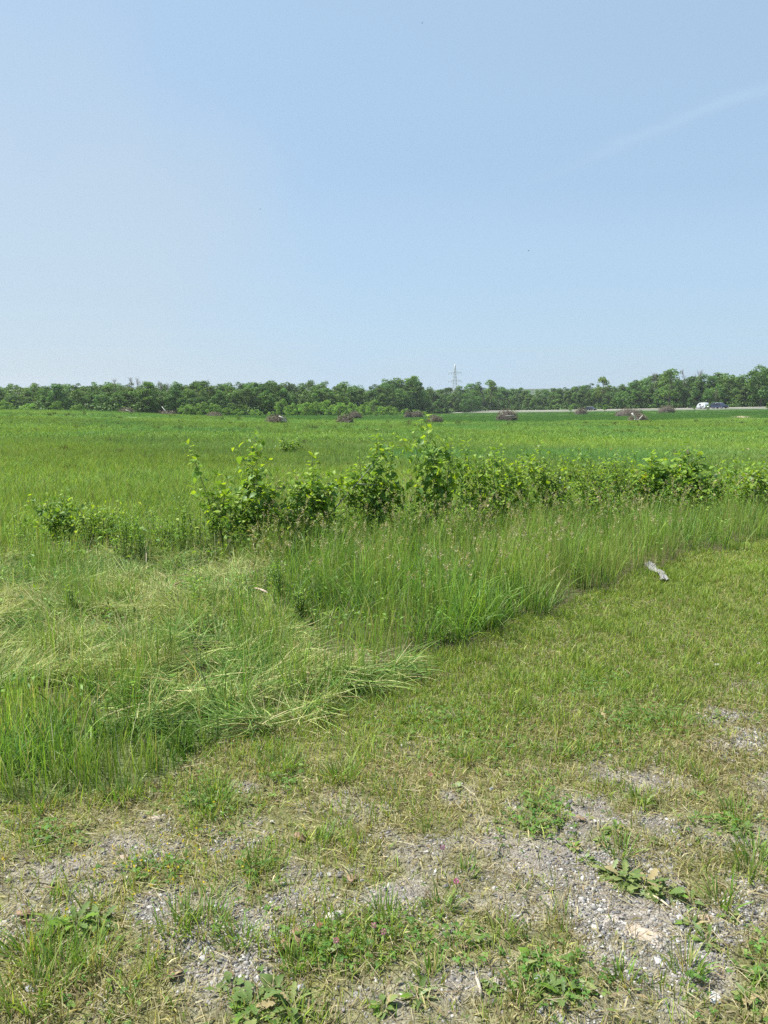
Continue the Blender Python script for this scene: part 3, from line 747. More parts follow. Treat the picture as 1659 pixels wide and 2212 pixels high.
def on_road(sx, off, guess):
    """road point whose column in the photograph is sx"""
    P = RC[:, :2] + RN * off
    col_ = 1440 + P[:, 0] / P[:, 1] * 2884
    k = int(np.argmin(abs(col_ - sx))); f = 0.262 + (off - .4) * .0073 if off < 12 else .67
    k2 = min(k + 1, len(RC) - 1); k1 = max(k - 1, 0)
    t = RC[k1] - RC[k2]                    # towards the right / the viewer
    return (P[k, 0], P[k, 1], RC[k, 2] + f), math.atan2(t[1], t[0]), math.atan2(t[2], math.hypot(t[0], t[1]))
def car(name, label, cat, sx, off, L, W, Hb, Hr, paint, prof_top, rev=False, rails=False):
    loc, rz, slope = on_road(sx, off, 0)
    if rev: rz += math.pi; slope = -slope
    t = thing(name, label, cat, loc, rz); t.rotation_euler = (0, -slope, rz)
    hw = W / 2; wf = lambda z: hw if z <= Hb else hw - .22 * (z - Hb) / (Hr - Hb)
    x0, x1 = -L / 2, L / 2; r = .36 if L > 5 else .32
    body = [(x0 + .05, .35), (x0, .75), (x0 + .03, Hb)] + [(x, z) for x, z in prof_top] + [(x1 - .05, Hb - .08), (x1, .7), (x1 - .06, .32)]
    prism('body', body, wf, paint, t, .05)
    wb = L * .29
    for s in (-1, 1):
        for xx in (-wb, wb): wheel(t, xx, s * (hw - .10), r)
        # side windows follow the roof
        top = prof_top
        for (a, b_, c, d_) in WINS[name]:
            y_ = lambda z: s * (wf(z) + .004)
            pts = [(a, y_(Hb + .06), Hb + .06), (b_, y_(Hb + .06), Hb + .06), (d_, y_(Hr - .14), Hr - .14), (c, y_(Hr - .14), Hr - .14)]
            panel('window', pts if s > 0 else pts, M['glass'], t, .008 * (1 if s < 0 else -1))
        panel('headlight', [(x1 - .01, s * (hw - .42), .62), (x1 - .01, s * (hw - .08), .62), (x1 - .03, s * (hw - .08), .82), (x1 - .03, s * (hw - .42), .82)], M['lamp'], t, .03)
        panel('tail_light', [(x0 - .012, s * (hw - .3), .75), (x0 - .012, s * (hw - .06), .75), (x0 - .002, s * (hw - .06), 1.05), (x0 - .002, s * (hw - .3), 1.05)], M['tail'], t, .02)
        b = Bag(); tube(b, [(x0 + L * .62, s * hw, Hb + .02), (x0 + L * .62, s * (hw + .18), Hb + .1), (x0 + L * .60, s * (hw + .2), Hb + .22)], [.05, .09, .07], (0, 0, 0), 6); obj('wing_mirror', b.mesh('wing_mirror', M['black']), t)
        if rails:
            b = Bag(); tube(b, [(x0 + .5, s * (hw - .3), Hr + .02), (x0 + .6, s * (hw - .3), Hr + .07), (x0 + L * .5, s * (hw - .3), Hr + .07), (x0 + L * .52, s * (hw - .3), Hr + .01)], .025, (0, 0, 0), 5); obj('roof_rail', b.mesh('roof_rail', M['rim']), t)
    for xx, nm in ((x0 - .03, 'rear_bumper'), (x1 - .03, 'front_bumper')):
        prism(nm, [(xx - .06, .35), (xx - .06, .58), (xx + .10, .60), (xx + .10, .33)], lambda z: hw - .03, M['black'], t, .03)
    return t, loc, rz, slope
WINS = {'large_estate_vehicle': [(-2.45, -1.35, -2.35, -1.35), (-1.27, -.22, -1.27, -.22), (-.14, 1.0, -.14, .62)], 'dark_hatchback_car': [(-1.7, -.75, -1.25, -.75), (-.68, .25, -.68, .25), (.32, 1.25, .32, .72)]}
navy = plainmat('navy_car_paint', (.018, .028, .065), .25, coat=.6)
darkp = plainmat('black_car_paint', (.012, .013, .017), .2, coat=.6)
t1, L1, rz1, sl1 = car('large_estate_vehicle', 'dark blue long estate vehicle towing the small silver trailer on the road', 'car', 2684, 4.2, 5.4, 2.0, 1.12, 1.88, navy, [(-2.55, 1.82), (-2.2, 1.88), (.4, 1.88), (.75, 1.80), (1.35, 1.17), (2.45, 1.06)], rails=True)
car('dark_hatchback_car', 'black car half hidden behind a brush pile on the road', 'car', 2207, 4.2, 4.5, 1.8, .92, 1.5, darkp, [(-1.95, 1.25), (-1.3, 1.46), (.1, 1.5), (.6, 1.44), (1.35, .98), (2.05, .86)], rails=True)
# small rounded trailer behind the estate vehicle
back = 6.3
tl_ = (L1[0] - math.cos(rz1) * back, L1[1] - math.sin(rz1) * back, L1[2] - math.tan(sl1) * back)
tt = thing('teardrop_trailer', 'small rounded silver-white camping trailer behind the dark blue vehicle', 'trailer', tl_, rz1)
silver = plainmat('silver_white_aluminium', (.62, .64, .66), .35, metal=.25)
prism('shell', [(-2.0, .42), (-2.1, .7), (-1.95, 1.15), (-1.6, 1.65), (-1.0, 1.98), (-.2, 2.1), (.6, 2.06), (1.15, 1.8), (1.42, 1.35), (1.5, .85), (1.42, .42)], lambda z: .98 - .05 * max(0, z - 1.2), silver, tt, .06)
prism('skirt', [(-1.95, .3), (-1.95, .6), (1.4, .6), (1.4, .3)], lambda z: 1.0, plainmat('grey_skirt', (.3, .32, .34), .5), tt, .02)
for s in (-1, 1):
    wheel(tt, -.25, s * .92, .31); panel('window', [(-1.1, s * .985, 1.2), (-.35, s * .985, 1.2), (-.35, s * .965, 1.6), (-1.0, s * .965, 1.6)], M['glass'], tt, .02 * -s)
    panel('door', [(.15, s * .99, .62), (.8, s * .99, .62), (.8, s * .955, 1.75), (.15, s * .955, 1.75)], plainmat('trailer_door', (.55, .57, .6), .4), tt, .02 * -s)
    b = Bag(); tube(b, [(-.7, s * 1.0, .5), (-.55, s * 1.02, .78), (-.25, s * 1.02, .86), (.05, s * 1.02, .78), (.2, s * 1.0, .5)], .05, (0, 0, 0), 5); obj('mudguard', b.mesh('mudguard', M['black']), tt)
b = Bag(); tube(b, [(1.4, .5, .42), (2.6, 0, .45), (3.0, 0, .48)], .05, (0, 0, 0), 5); tube(b, [(1.4, -.5, .42), (2.6, 0, .45)], .05, (0, 0, 0), 5); obj('tow_bar', b.mesh('tow_bar', M['black']), tt)
b = Bag(); tube(b, [(1.9, 0, .5), (1.9, 0, 1.0)], [.16, .14], (0, 0, 0), 8); obj('gas_bottle', b.mesh('gas_bottle', M['lamp']), tt)
b = Bag(); tube(b, [(1.3, .6, 1.6), (1.35, .6, 2.3)], .02, (0, 0, 0), 4); tube(b, [(1.35, .6, 2.25), (1.35, .6, 2.4)], .06, (0, 0, 0), 5); obj('aerial', b.mesh('aerial', M['black']), tt)
# white camper on a dark blue pickup
loc, rz, slp = on_road(1622, 4.2, 0)
ct = thing('camper_truck', 'white camper box on a dark blue truck between the bushes left of the road', 'camper', loc, rz); ct.rotation_euler = (0, -slp, rz)
white = plainmat('white_fibreglass', (.78, .78, .77), .4)
prism('truck_body', [(-2.9, .45), (-2.95, 1.05), (.2, 1.1), (.35, 1.8), (1.1, 1.85), (1.75, 1.2), (2.75, 1.1), (2.85, .5)], lambda z: .98 if z < 1.2 else .86, navy, ct, .05)
prism('camper_box', [(-3.1, 1.14), (-3.15, 2.75), (-2.9, 2.9), (1.5, 2.9), (1.85, 2.65), (1.8, 2.2), (1.3, 1.98), (.25, 1.95), (.15, 1.14)], lambda z: 1.1, white, ct, .06)
for s in (-1, 1):
    wheel(ct, -1.7, s * .88, .38); wheel(ct, 1.85, s * .88, .38)
    panel('window', [(-2.4, s * 1.105, 1.75), (-1.3, s * 1.105, 1.75), (-1.3, s * 1.105, 2.3), (-2.4, s * 1.105, 2.3)], M['glass'], ct, .02 * -s)
    panel('window', [(.1, s * 1.105, 2.25), (1.1, s * 1.105, 2.25), (1.1, s * 1.105, 2.6), (.1, s * 1.105, 2.6)], M['glass'], ct, .02 * -s)
    panel('cab_window', [(.5, s * .96, 1.25), (1.5, s * .96, 1.25), (1.15, s * .87, 1.72), (.5, s * .87, 1.72)], M['glass'], ct, .02 * -s)
    panel('headlight', [(2.86, s * .55, .75), (2.86, s * .9, .75), (2.82, s * .9, .98), (2.82, s * .55, .98)], M['lamp'], ct, .02)
panel('stripe', [(-3.0, -1.104, 1.3), (.1, -1.104, 1.3), (.1, -1.104, 1.48), (-3.0, -1.104, 1.48)], plainmat('blue_stripe', (.03, .06, .2), .4), ct, .01)
prism('bumper', [(2.82, .42), (2.82, .62), (2.98, .62), (2.98, .42)], lambda z: .95, M['rim'], ct, .03)

# ------------------------------------------------------------------ brush piles
def brush_pile(sx0, sx1, sytop, sybase, label, d=None, logs=(), seed=0):
    rng = np.random.default_rng(900 + seed)
    if d is None:
        q = ground_at((sx0 + sx1) / 2 * 1659 / 2880, sybase * 1659 / 2880); x, y, z = q
    else:
        y = d; x = sx_to_x((sx0 + sx1) / 2, d); z = h1(x, y)
    w = (sx1 - sx0) / 2884 * y / 2 * 1.12; hh = max(.75, (topz(sytop, y) - z) * 1.12) + (.45 if seed < 3 else 0)
    t = thing('brush_pile', label, 'brush pile', (x, y, z), 0, 'brush piles in the field')
    # packed heart of the pile
    b = Bag(); n = 14; m_ = 26
    V = []
    for i in range(n + 1):
        ph = i / n * np.pi / 2
        for k in range(m_):
            a = k / m_ * 2 * np.pi; rr_ = (.72 + .2 * vnoise(np.array([math.cos(a) * 3 + seed]), np.array([math.sin(a) * 3 + i * .4]), 1, 5)[0])
            V.append((math.cos(a) * math.cos(ph) * w * rr_, math.sin(a) * math.cos(ph) * w * .8 * rr_, -.15 + math.sin(ph) * hh * .78 * (.8 + .3 * vnoise(np.array([a * 1.7 + seed]), np.array([i * .5]), 1, 8)[0])))
    f = [[i * m_ + k, i * m_ + (k + 1) % m_, (i + 1) * m_ + (k + 1) % m_, (i + 1) * m_ + k] for i in range(n) for k in range(m_)]
    b.add(V, f, np.full(len(f), 4), (.065, .056, .048)); o = obj('packed_brush', b.mesh('packed_brush', M['brush']), t); tag(o, kind='stuff')
    # tangled branches
    b = Bag(); N = int(330 * min(1.5, w / 1.8))
    for k in range(N):
        u = runit(rng, 1)[0]; u[2] = abs(u[2]) ** .8; r_ = rng.uniform(.62, 1.0)
        c = np.array([u[0] * w * r_ * .95, u[1] * w * .8 * r_, u[2] * hh * r_ * .95])
        tang = np.cross(u, runit(rng, 1)[0]); tang /= np.linalg.norm(tang) + 1e-9
        tang = tang + u * rng.normal(0, .25) ; L = rng.uniform(.35, 1.1) * min(1, w / 1.6)
        a_, e_ = c - tang * L / 2, c + tang * L / 2; mid = c + rng.normal(0, .06, 3) + u * .05
        P3 = np.array([a_, mid, e_]); P3[:, 2] = np.maximum(P3[:, 2], -.02); P3[:, 2] = np.minimum(P3[:, 2], hh * 1.06)
        r0 = rng.choice([.012, .02, .032, .05], p=[.4, .35, .18, .07])
        g_ = rng.uniform(.6, 1.35); colr = np.array([.140, .120, .082]) * g_ if rng.random() < .82 else np.array([.28, .24, .175]) * g_
        tube(b, P3, [r0, r0 * .8, r0 * .35], colr, 4, False)
    o = obj('branches', b.mesh('branches', M['brush']), t); tag(o, kind='stuff')
    for (lx, lz, ang_, L, r0, colr) in logs:
        b = Bag(); dx_, dz_ = math.cos(ang_) * L / 2, math.sin(ang_) * L / 2
        P3 = np.array([(lx * w - dx_, -w * .82, lz * hh - dz_), (lx * w, -w * .86, lz * hh + .04), (lx * w + dx_, -w * .8, lz * hh + dz_)])
        tube(b, P3, [r0, r0 * .95, r0 * .8], colr, 8); obj('log', b.mesh('log', M['brush']), t)
    return t
PALE = (.46, .43, .39); GREYL = (.36, .33, .30)
def zz(k, X, Y): return ((0, 960, 1920)[k] + X / 1.728, 1330 + Y / 1.728)
PL = [(0, 775, 890, 368, 400, 'low flat brush pile leftmost at the edge of the left wood', [(.5, .5, -.4, 1.0, .05, PALE)]),
      (0, 1030, 1162, 383, 410, 'low brush pile with a long white pole leaning out of it', []),
      (0, 1338, 1452, 388, 410, 'low brush pile at the foot of the pale willow thicket on the left', []),
      (1, 58, 203, 393, 449, 'rounded brush pile with a white log on its right side', [(.62, .62, -.5, .8, .07, PALE), (.75, .35, -.2, .6, .06, PALE)]),
      (1, 598, 692, 370, 409, 'smaller brush pile behind its twin, above the tall bush', []),
      (1, 518, 640, 390, 449, 'front brush pile of the twin pair, dark and rounded', []),
      (1, 956, 1012, 360, 390, 'small hazy brush pile left of the tallest sapling', []),
      (1, 994, 1088, 364, 409, 'brush pile just left of the tallest sapling tip', []),
      (1, 1110, 1212, 393, 444, 'spiky brush pile just right of the tallest sapling tip', []),
      (1, 1550, 1700, 354, 432, 'tall grey brush pile with horizontal logs at the start of the road', [(.1, .42, .05, 1.2, .06, GREYL), (.25, .3, -.05, 1.0, .05, GREYL)]),
      (2, 402, 490, 346, 389, 'brush pile in front of the black car', []),
      (2, 665, 850, 345, 402, 'widest brush pile, long and mounded, right of centre', []),
      (2, 750, 880, 385, 433, 'brush pile with white split stump in front of the widest pile', [(-.62, .62, -.95, 1.15, .11, (.52, .50, .46)), (-.05, .45, .9, .9, .07, PALE), (-.35, .2, -.1, .8, .06, PALE)]),
      (2, 944, 1062, 328, 379, 'dark domed brush pile left of the silver trailer', [(.6, .3, -.9, .7, .06, GREYL), (-.3, .15, .1, .9, .05, GREYL)])]
for i, (k, a, b_, tp, bs, lab, logs) in enumerate(PL):
    x0, y0 = zz(k, a, tp); x1, y1 = zz(k, b_, bs)
    dd = {0: 122, 1: 130, 2: 138, 4: 160, 6: 170}.get(i)
    tp_ = brush_pile(x0, x1, y0, y1, lab, dd, logs, i)
    if i == 1:
        b = Bag(); tube(b, [(.5, -.6, .2), (-.75, -.5, 1.75)], [.05, .035], (.75, .73, .70), 6); obj('pole', b.mesh('pole', M['brush']), tp_)

# birds far off in the sky
for k, (px_, py_, d, nm) in enumerate(((912, 50, 70, 'highest'), (562, 452, 60, 'leftmost'), (1142, 542, 60, 'lowest'))):
    p0 = at(px_, py_, d * 1.9); b = Bag()
    tube(b, [(-.11, 0, 0), (-.05, 0, .01), (.03, 0, .012), (.09, 0, .01), (.13, 0, 0)], [.006, .028, .03, .018, .004], (.03, .03, .03), 6)
    t = thing('bird', f'{nm} of three tiny dark birds in the sky', 'bird', tuple(p0), k * 1.3, 'birds in the sky')
    obj('body', b.mesh('body', M['black']), t)
    for s in (-1, 1):
        b = Bag(); v = [(.05, 0, .01), (-.05, 0, .01), (-.04, s * .12, .07), (.04, s * .12, .08), (-.05, s * .24, .03)]
        v2 = [(x, y, z - .006) for x, y, z in v]
        b.add(v + v2, [0, 3, 2, 1, 3, 4, 2, 5, 6, 7, 8, 8, 7, 9], [4, 3, 4, 3], (.03, .03, .03)); obj('wing', b.mesh('wing', M['black']), t)

# ------------------------------------------------------------------ meadow beyond the saplings (instanced tufts, one mass)
def scatter(name, protos, pts, rotz, tilt, scl, idx, tint, label, cat):
    """one object: a point cloud that carries tufts; every point has its own turn, size and colour"""
    pc = bpy.data.meshes.new(name); N = len(pts)
    pc.vertices.add(N); pc.vertices.foreach_set('co', np.asarray(pts, np.float32).ravel())
    rot = np.stack([tilt[:, 0], tilt[:, 1], rotz], 1).astype(np.float32)
    a = pc.attributes.new('rot', 'FLOAT_VECTOR', 'POINT'); a.data.foreach_set('vector', rot.ravel())
    a = pc.attributes.new('scl', 'FLOAT_VECTOR', 'POINT'); a.data.foreach_set('vector', np.asarray(scl, np.float32).ravel())
    a = pc.attributes.new('pick', 'INT', 'POINT'); a.data.foreach_set('value', np.asarray(idx, np.int32))
    a = pc.attributes.new('tint', 'FLOAT_COLOR', 'POINT'); c4 = np.ones((N, 4), np.float32); c4[:, :3] = tint; a.data.foreach_set('color', c4.ravel())
    coll = bpy.data.collections.new(name + '_tufts')
    for i, me in enumerate(protos):
        coll.objects.link(bpy.data.objects.new(f'{name}_tuft_{i:02d}', me))
    ng = bpy.data.node_groups.new(name + '_scatter', 'GeometryNodeTree')
    ng.interface.new_socket('Geometry', in_out='INPUT', socket_type='NodeSocketGeometry'); ng.interface.new_socket('Geometry', in_out='OUTPUT', socket_type='NodeSocketGeometry')
    n, l = ng.nodes, ng.links
    gi, go = n.new('NodeGroupInput'), n.new('NodeGroupOutput')
    ci = n.new('GeometryNodeCollectionInfo'); ci.inputs['Collection'].default_value = coll; ci.inputs['Separate Children'].default_value = True; ci.inputs['Reset Children'].default_value = True
    ip = n.new('GeometryNodeInstanceOnPoints'); ip.inputs['Pick Instance'].default_value = True
    def attr(nm, t):
        x = n.new('GeometryNodeInputNamedAttribute'); x.data_type = t; x.inputs['Name'].default_value = nm; return x.outputs['Attribute']
    l.new(gi.outputs[0], ip.inputs['Points']); l.new(ci.outputs[0], ip.inputs['Instance'])
    l.new(attr('pick', 'INT'), ip.inputs['Instance Index'])
    er = n.new('FunctionNodeEulerToRotation'); l.new(attr('rot', 'FLOAT_VECTOR'), er.inputs[0]); l.new(er.outputs[0], ip.inputs['Rotation'])
    l.new(attr('scl', 'FLOAT_VECTOR'), ip.inputs['Scale']); l.new(ip.outputs[0], go.inputs[0])
    o = obj(name, pc); md = o.modifiers.new('scatter', 'NODES'); md.node_group = ng
    return tag(o, label, cat, kind='stuff')

def tuft(seed, n, rad, h, w, cols, wts=None, leanmax=.5, seg=3, heads=0):
    rng = np.random.default_rng(seed); b = Bag()
    r = rad * np.sqrt(rng.random(n)); a = rng.uniform(0, 6.28, n)
    base = np.stack([r * np.cos(a), r * np.sin(a), np.full(n, -.02)], 1)
    L = h * rng.uniform(.45, 1.15, n)
    c = mixcol(rng, n, cols, wts, .26)
    blades(b, base, rng.uniform(0, 6.28, n), L, w * rng.uniform(.7, 1.4, n), rng.uniform(0, leanmax, n), rng.uniform(.1, 1.2, n), c * .85, seg, rng.normal(0, .6, n), tipcol=np.clip(c * 1.05, 0, 1))
    if heads:
        k = rng.integers(0, n, heads); hb_ = base[k]
        blades(b, hb_, rng.uniform(0, 6.28, heads), h * rng.uniform(1.1, 1.45, heads), np.full(heads, w * .8), rng.uniform(0, .25, heads), rng.uniform(0, .4, heads), mixcol(rng, heads, [(.20, .17, .10), (.15, .15, .06)]), 3)
    return b.mesh('tuft', M['grass_inst'])
GR = [(.152, .280, .054), (.198, .320, .066), (.255, .345, .096), (.100, .205, .050)]
frng = np.random.default_rng(31)
def wedge(n, d0, d1, half=.56, power=1.0):
    """random spots on the ground in front of the camera between two distances"""
    d = np.sqrt(frng.uniform(d0 ** 2, d1 ** 2, n)); x = frng.uniform(-half, half, n) * d
    return x, d
# edge line of the mown strip in metres, to know the field side
def field_tint(x, y):
    px, py = world2px(x, y, hgt(x, y))
    p1 = fbm(x, y * .6, 6, 41, 3)[:, None]; p2 = fbm(x * .5, y, 9, 43, 3)[:, None]; p3 = fbm(x, y, 3.2, 45, 2)[:, None]
    t = np.ones((len(x), 3))
    yel = np.array([1.16, 1.09, .88]); blu = np.array([.74, .95, 1.2]); brn = np.array([1.4, 1.0, 1.1])
    t = t * (1 + sstep(.5, .75, p1) * (yel - 1)) * (1 + sstep(.48, .25, p1) * (blu - 1) * .9)
    t = t * (1 + sstep(.62, .8, p3) * (brn - 1) * .2) * (.70 + .60 * p2)
    far = sstep(66, 116, y)[:, None] * sstep(.46, .42, (y[:, None] * 0 + .44) - sstep(-30, -5, x)[:, None] * .05)
    return t, px, py
# dark lush band round the brush piles
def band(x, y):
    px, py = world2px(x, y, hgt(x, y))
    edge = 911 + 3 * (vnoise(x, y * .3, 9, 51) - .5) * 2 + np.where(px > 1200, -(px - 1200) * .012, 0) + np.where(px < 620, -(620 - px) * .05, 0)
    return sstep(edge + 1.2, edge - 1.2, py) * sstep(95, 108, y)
NT = 10
tm = [tuft(200 + i, 60, .22, .25, .0065, GR, leanmax=.6, seg=3, heads=2 if i % 3 == 0 else 0) for i in range(NT)]
x, y = wedge(21000, 8.2, 36, .60)
px, py = world2px(x, y, hgt(x, y))
keep = (inpoly(px, py, EDGE + [(-600, 1790), (-600, 700), (1900, 700)])) & ((y > 10.5 + .45 * x) | (x < -2.6) & (y > 9.0))
soil = np.exp(-(((px - 1615) / 140) ** 2 + ((py - 990) / 26) ** 2)) * .9
keep &= frng.random(len(x)) > soil * .95
x, y = x[keep], y[keep]; z = hgt(x, y); t, _, _ = field_tint(x, y); N = len(x)
hs = frng.uniform(.55, 1.15, N) * (.75 + .6 * fbm(x, y, 4, 47, 2))
s = np.stack([frng.uniform(.9, 1.5, N)] * 2 + [hs], 1)
scatter('meadow_grass', tm, np.stack([x, y, z], 1), frng.uniform(0, 6.28, N), frng.normal(0, .12, (N, 2)), s, frng.integers(0, NT, N), t, 'light green meadow grass of the near field behind the saplings', 'grass')
fm = [tuft(260 + i, 150, .75, .19, .016, GR, leanmax=.75, seg=2) for i in range(NT)]
x, y = wedge(21000, 34, 190, .62, 1)
x2, y2 = wedge(9000, 34, 80, .60, 1); x = np.concatenate([x, x2]); y = np.concatenate([y, y2])
x3, y3 = wedge(9000, 100, 185, .60, 1); x = np.concatenate([x, x3]); y = np.concatenate([y, y3])
x3, y3 = wedge(11000, 180, 340, .55, 1); x = np.concatenate([x, x3]); y = np.concatenate([y, y3])
rx = np.interp(y, np.array(ROAD)[:, 1], np.array(ROAD)[:, 0])
keep = (x < rx - 9)
x, y = x[keep], y[keep]; z = hgt(x, y); t, px, py = field_tint(x, y); N = len(x)
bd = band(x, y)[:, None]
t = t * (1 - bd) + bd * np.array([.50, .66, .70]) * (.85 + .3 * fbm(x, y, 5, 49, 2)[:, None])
sand = np.exp(-(((px - 1605) / 48) ** 2 + ((py - 901) / 4) ** 2)) * (y > 60)
keep = frng.random(N) > sand; x, y, z, t, bd = x[keep], y[keep], z[keep], t[keep], bd[keep]; N = len(x)
hs = frng.uniform(.6, 1.2, N) * (1 + .25 * bd[:, 0])
s = np.stack([frng.uniform(.9, 1.6, N)] * 2 + [hs], 1)
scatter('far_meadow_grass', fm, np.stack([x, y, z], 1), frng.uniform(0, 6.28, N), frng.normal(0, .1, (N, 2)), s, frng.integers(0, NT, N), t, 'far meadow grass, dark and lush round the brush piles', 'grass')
# scattered darker weeds in the field
wm = [tuft(300 + i, 40, .16, .40, .02, [(.05, .085, .025), (.075, .10, .03), (.12, .09, .05)], leanmax=.6, seg=3) for i in range(5)]
x, y = wedge(230, 16, 100, .58); lineY = frng.uniform(54, 64, 70); lineX = frng.uniform(-22, 2, 70)
x = np.concatenate([x, lineX]); y = np.concatenate([y, lineY]); keep = (y > 11.5 + .5 * x) | (x < 0); x, y = x[keep], y[keep]; N = len(x)
s = np.repeat(frng.uniform(.4, 1.0, N)[:, None], 3, 1) * (.75 + y[:, None] / 110)
scatter('field_weeds', wm, np.stack([x, y, hgt(x, y)], 1), frng.uniform(0, 6.28, N), frng.normal(0, .08, (N, 2)), s, frng.integers(0, 5, N), np.ones((N, 3)) * frng.uniform(.7, 1.1, (N, 1)), 'sparse dark weeds dotted over the meadow', 'weeds')

# leafy herbs standing in the near meadow
def herb(seed, n, rad, h, ls):
    rng = np.random.default_rng(seed); b = Bag(); r = rad * np.sqrt(rng.random(n)); a = rng.uniform(0, 6.28, n)
    pos = np.stack([r * np.cos(a), r * np.sin(a), h * rng.random(n) ** .8 * (1 - .5 * (r / rad) ** 2)], 1)
    ovals(b, pos, runit(rng, n) * np.array([1, 1, .5]) + np.array([0, 0, .25]), runit(rng, n) * .6 + np.array([0, 0, 1.]), rng.uniform(.6, 1.2, n) * ls, rng.uniform(.25, .5, n) * ls, mixcol(rng, n, [(.13, .26, .04), (.18, .31, .05), (.09, .19, .036)], None, .2), .2)
    return b.mesh('herb', M['grass_inst'])
hm = [herb(330 + i, 70, .22, .32, .06) for i in range(6)]
x, y = wedge(2600, 9.2, 70, .60); px, py = world2px(x, y, hgt(x, y))
keep = ((y > 11.6 + .45 * x) | (x < -2.8)) & (frng.random(len(x)) < .15 + 1.2 * sstep(.5, .72, fbm(x, y, 5, 53, 3))); x, y = x[keep], y[keep]; N = len(x)
s = np.repeat(frng.uniform(.45, 1.1, N)[:, None], 3, 1) * np.array([1.2, 1.2, .85]) * (.8 + y[:, None] / 90)
scatter('meadow_herbs', hm, np.stack([x, y, hgt(x, y)], 1), frng.uniform(0, 6.28, N), frng.normal(0, .08, (N, 2)), s, frng.integers(0, 6, N), np.ones((N, 3)) * frng.uniform(.75, 1.15, (N, 1)) * np.array([1, 1, 1]), 'drifts of leafy herbs in the near meadow', 'herbs')

# ------------------------------------------------------------------ near grass, blade by blade
nrng = np.random.default_rng(71)
def spots(n, x0, x1, y0, y1):
    return nrng.uniform(x0, x1, n), nrng.uniform(y0, y1, n)
def visible(x, y, m=60):
    px, py = world2px(x, y, np.zeros(len(x))); return (px > -m) & (px < 1659 + m) & (py < 2290)
# lodged patch: measured outline
LODGED = [(-80, 1215), (180, 1180), (330, 1215), (430, 1225), (560, 1235), (620, 1330), (640, 1400), (800, 1432), (890, 1462), (850, 1490), (700, 1530), (600, 1570), (420, 1620), (300, 1600), (120, 1500), (-80, 1500)]
# --- tall standing grass: patches of different kinds and heights
tb_ = Bag()
x, y = spots(660000, -6.5, 9.5, 2.4, 13.5)
px, py, _, _, tall, _ = near_masks(x, y)
lod = inpoly(px + 90 * (fbm(x, y, .5, 61, 2) - .5), py + 60 * (fbm(x, y, .4, 62, 2) - .5), LODGED)
dens = np.where(lod, .03 + .75 * sstep(.70, .80, vnoise(x, y, .30, 63)), 1.0)
dens = dens * sstep(15.5, 8, y) * (1 - .40 * sstep(6, 9, y)) * (.35 + .75 * fbm(x, y, .5, 64, 2)) * (.3 + 1.15 * sstep(.3, .62, vnoise(x, y, .12, 59)))
back = y > 10.6 + .45 * x
dens = np.where(back, dens * .45, dens)
dens = np.where((px < 620) & (py > 1520) & ~lod, dens * 3.6, dens)
keep = tall & visible(x, y) & (nrng.random(len(x)) < dens * .62)
x, y, px, py, lod = x[keep], y[keep], px[keep], py[keep], lod[keep]; N = len(x)
z = hgt(x, y)
hmap = .17 + .24 * sstep(1425, 1300, py + (829 - px) * .33) + .34 * (fbm(x, y, .33, 65, 3) - .42)
hmap = np.where(px < 560, .12 + .16 * fbm(x, y, .4, 66, 2) + .08 * sstep(1560, 1250, py), hmap)
hmap = np.where(lod, .12 + .26 * sstep(.58, .8, vnoise(x, y, .30, 63)), hmap)
hmap = np.where(y > 8.2 + .45 * np.maximum(x, 0), np.minimum(hmap, .30), hmap)
L = np.clip(hmap, .07, .62) * nrng.uniform(.4, 1.3, N)
kind = fbm(x, y, .38, 58, 2) + nrng.normal(0, .07, N)        # fine stems / arching blades / broad dark blades
arch = sstep(.47, .57, kind)
head = nrng.uniform(0, 6.28, N)
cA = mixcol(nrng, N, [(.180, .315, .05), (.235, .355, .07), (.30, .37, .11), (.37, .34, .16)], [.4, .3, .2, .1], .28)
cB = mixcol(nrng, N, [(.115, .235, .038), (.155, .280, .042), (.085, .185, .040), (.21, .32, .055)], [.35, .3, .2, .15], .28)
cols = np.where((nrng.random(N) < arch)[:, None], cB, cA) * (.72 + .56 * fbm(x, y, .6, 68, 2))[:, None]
wd = nrng.uniform(.0024, .0052, N) * (1 + 1.0 * arch * nrng.random(N))
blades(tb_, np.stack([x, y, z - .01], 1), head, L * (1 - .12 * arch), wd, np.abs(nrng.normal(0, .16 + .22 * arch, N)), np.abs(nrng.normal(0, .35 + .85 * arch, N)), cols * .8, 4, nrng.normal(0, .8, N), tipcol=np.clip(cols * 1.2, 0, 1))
# dead and broken stalks
n = 9000; xx, yy = spots(n, -5, 8.5, 2.8, 11); px_, py_, _, _, tl2, _ = near_masks(xx, yy); sel = tl2 & visible(xx, yy); xx, yy = xx[sel], yy[sel]; n = len(xx)
blades(tb_, np.stack([xx, yy, hgt(xx, yy)], 1), nrng.uniform(0, 6.28, n), nrng.uniform(.15, .5, n), nrng.uniform(.002, .004, n), np.abs(nrng.normal(.15, .5, n)), nrng.normal(.2, .5, n), mixcol(nrng, n, [(.40, .36, .20), (.33, .27, .15), (.28, .30, .12), (.46, .43, .28)], None, .2), 3, nrng.normal(0, .7, n), ground=hgt(xx, yy))
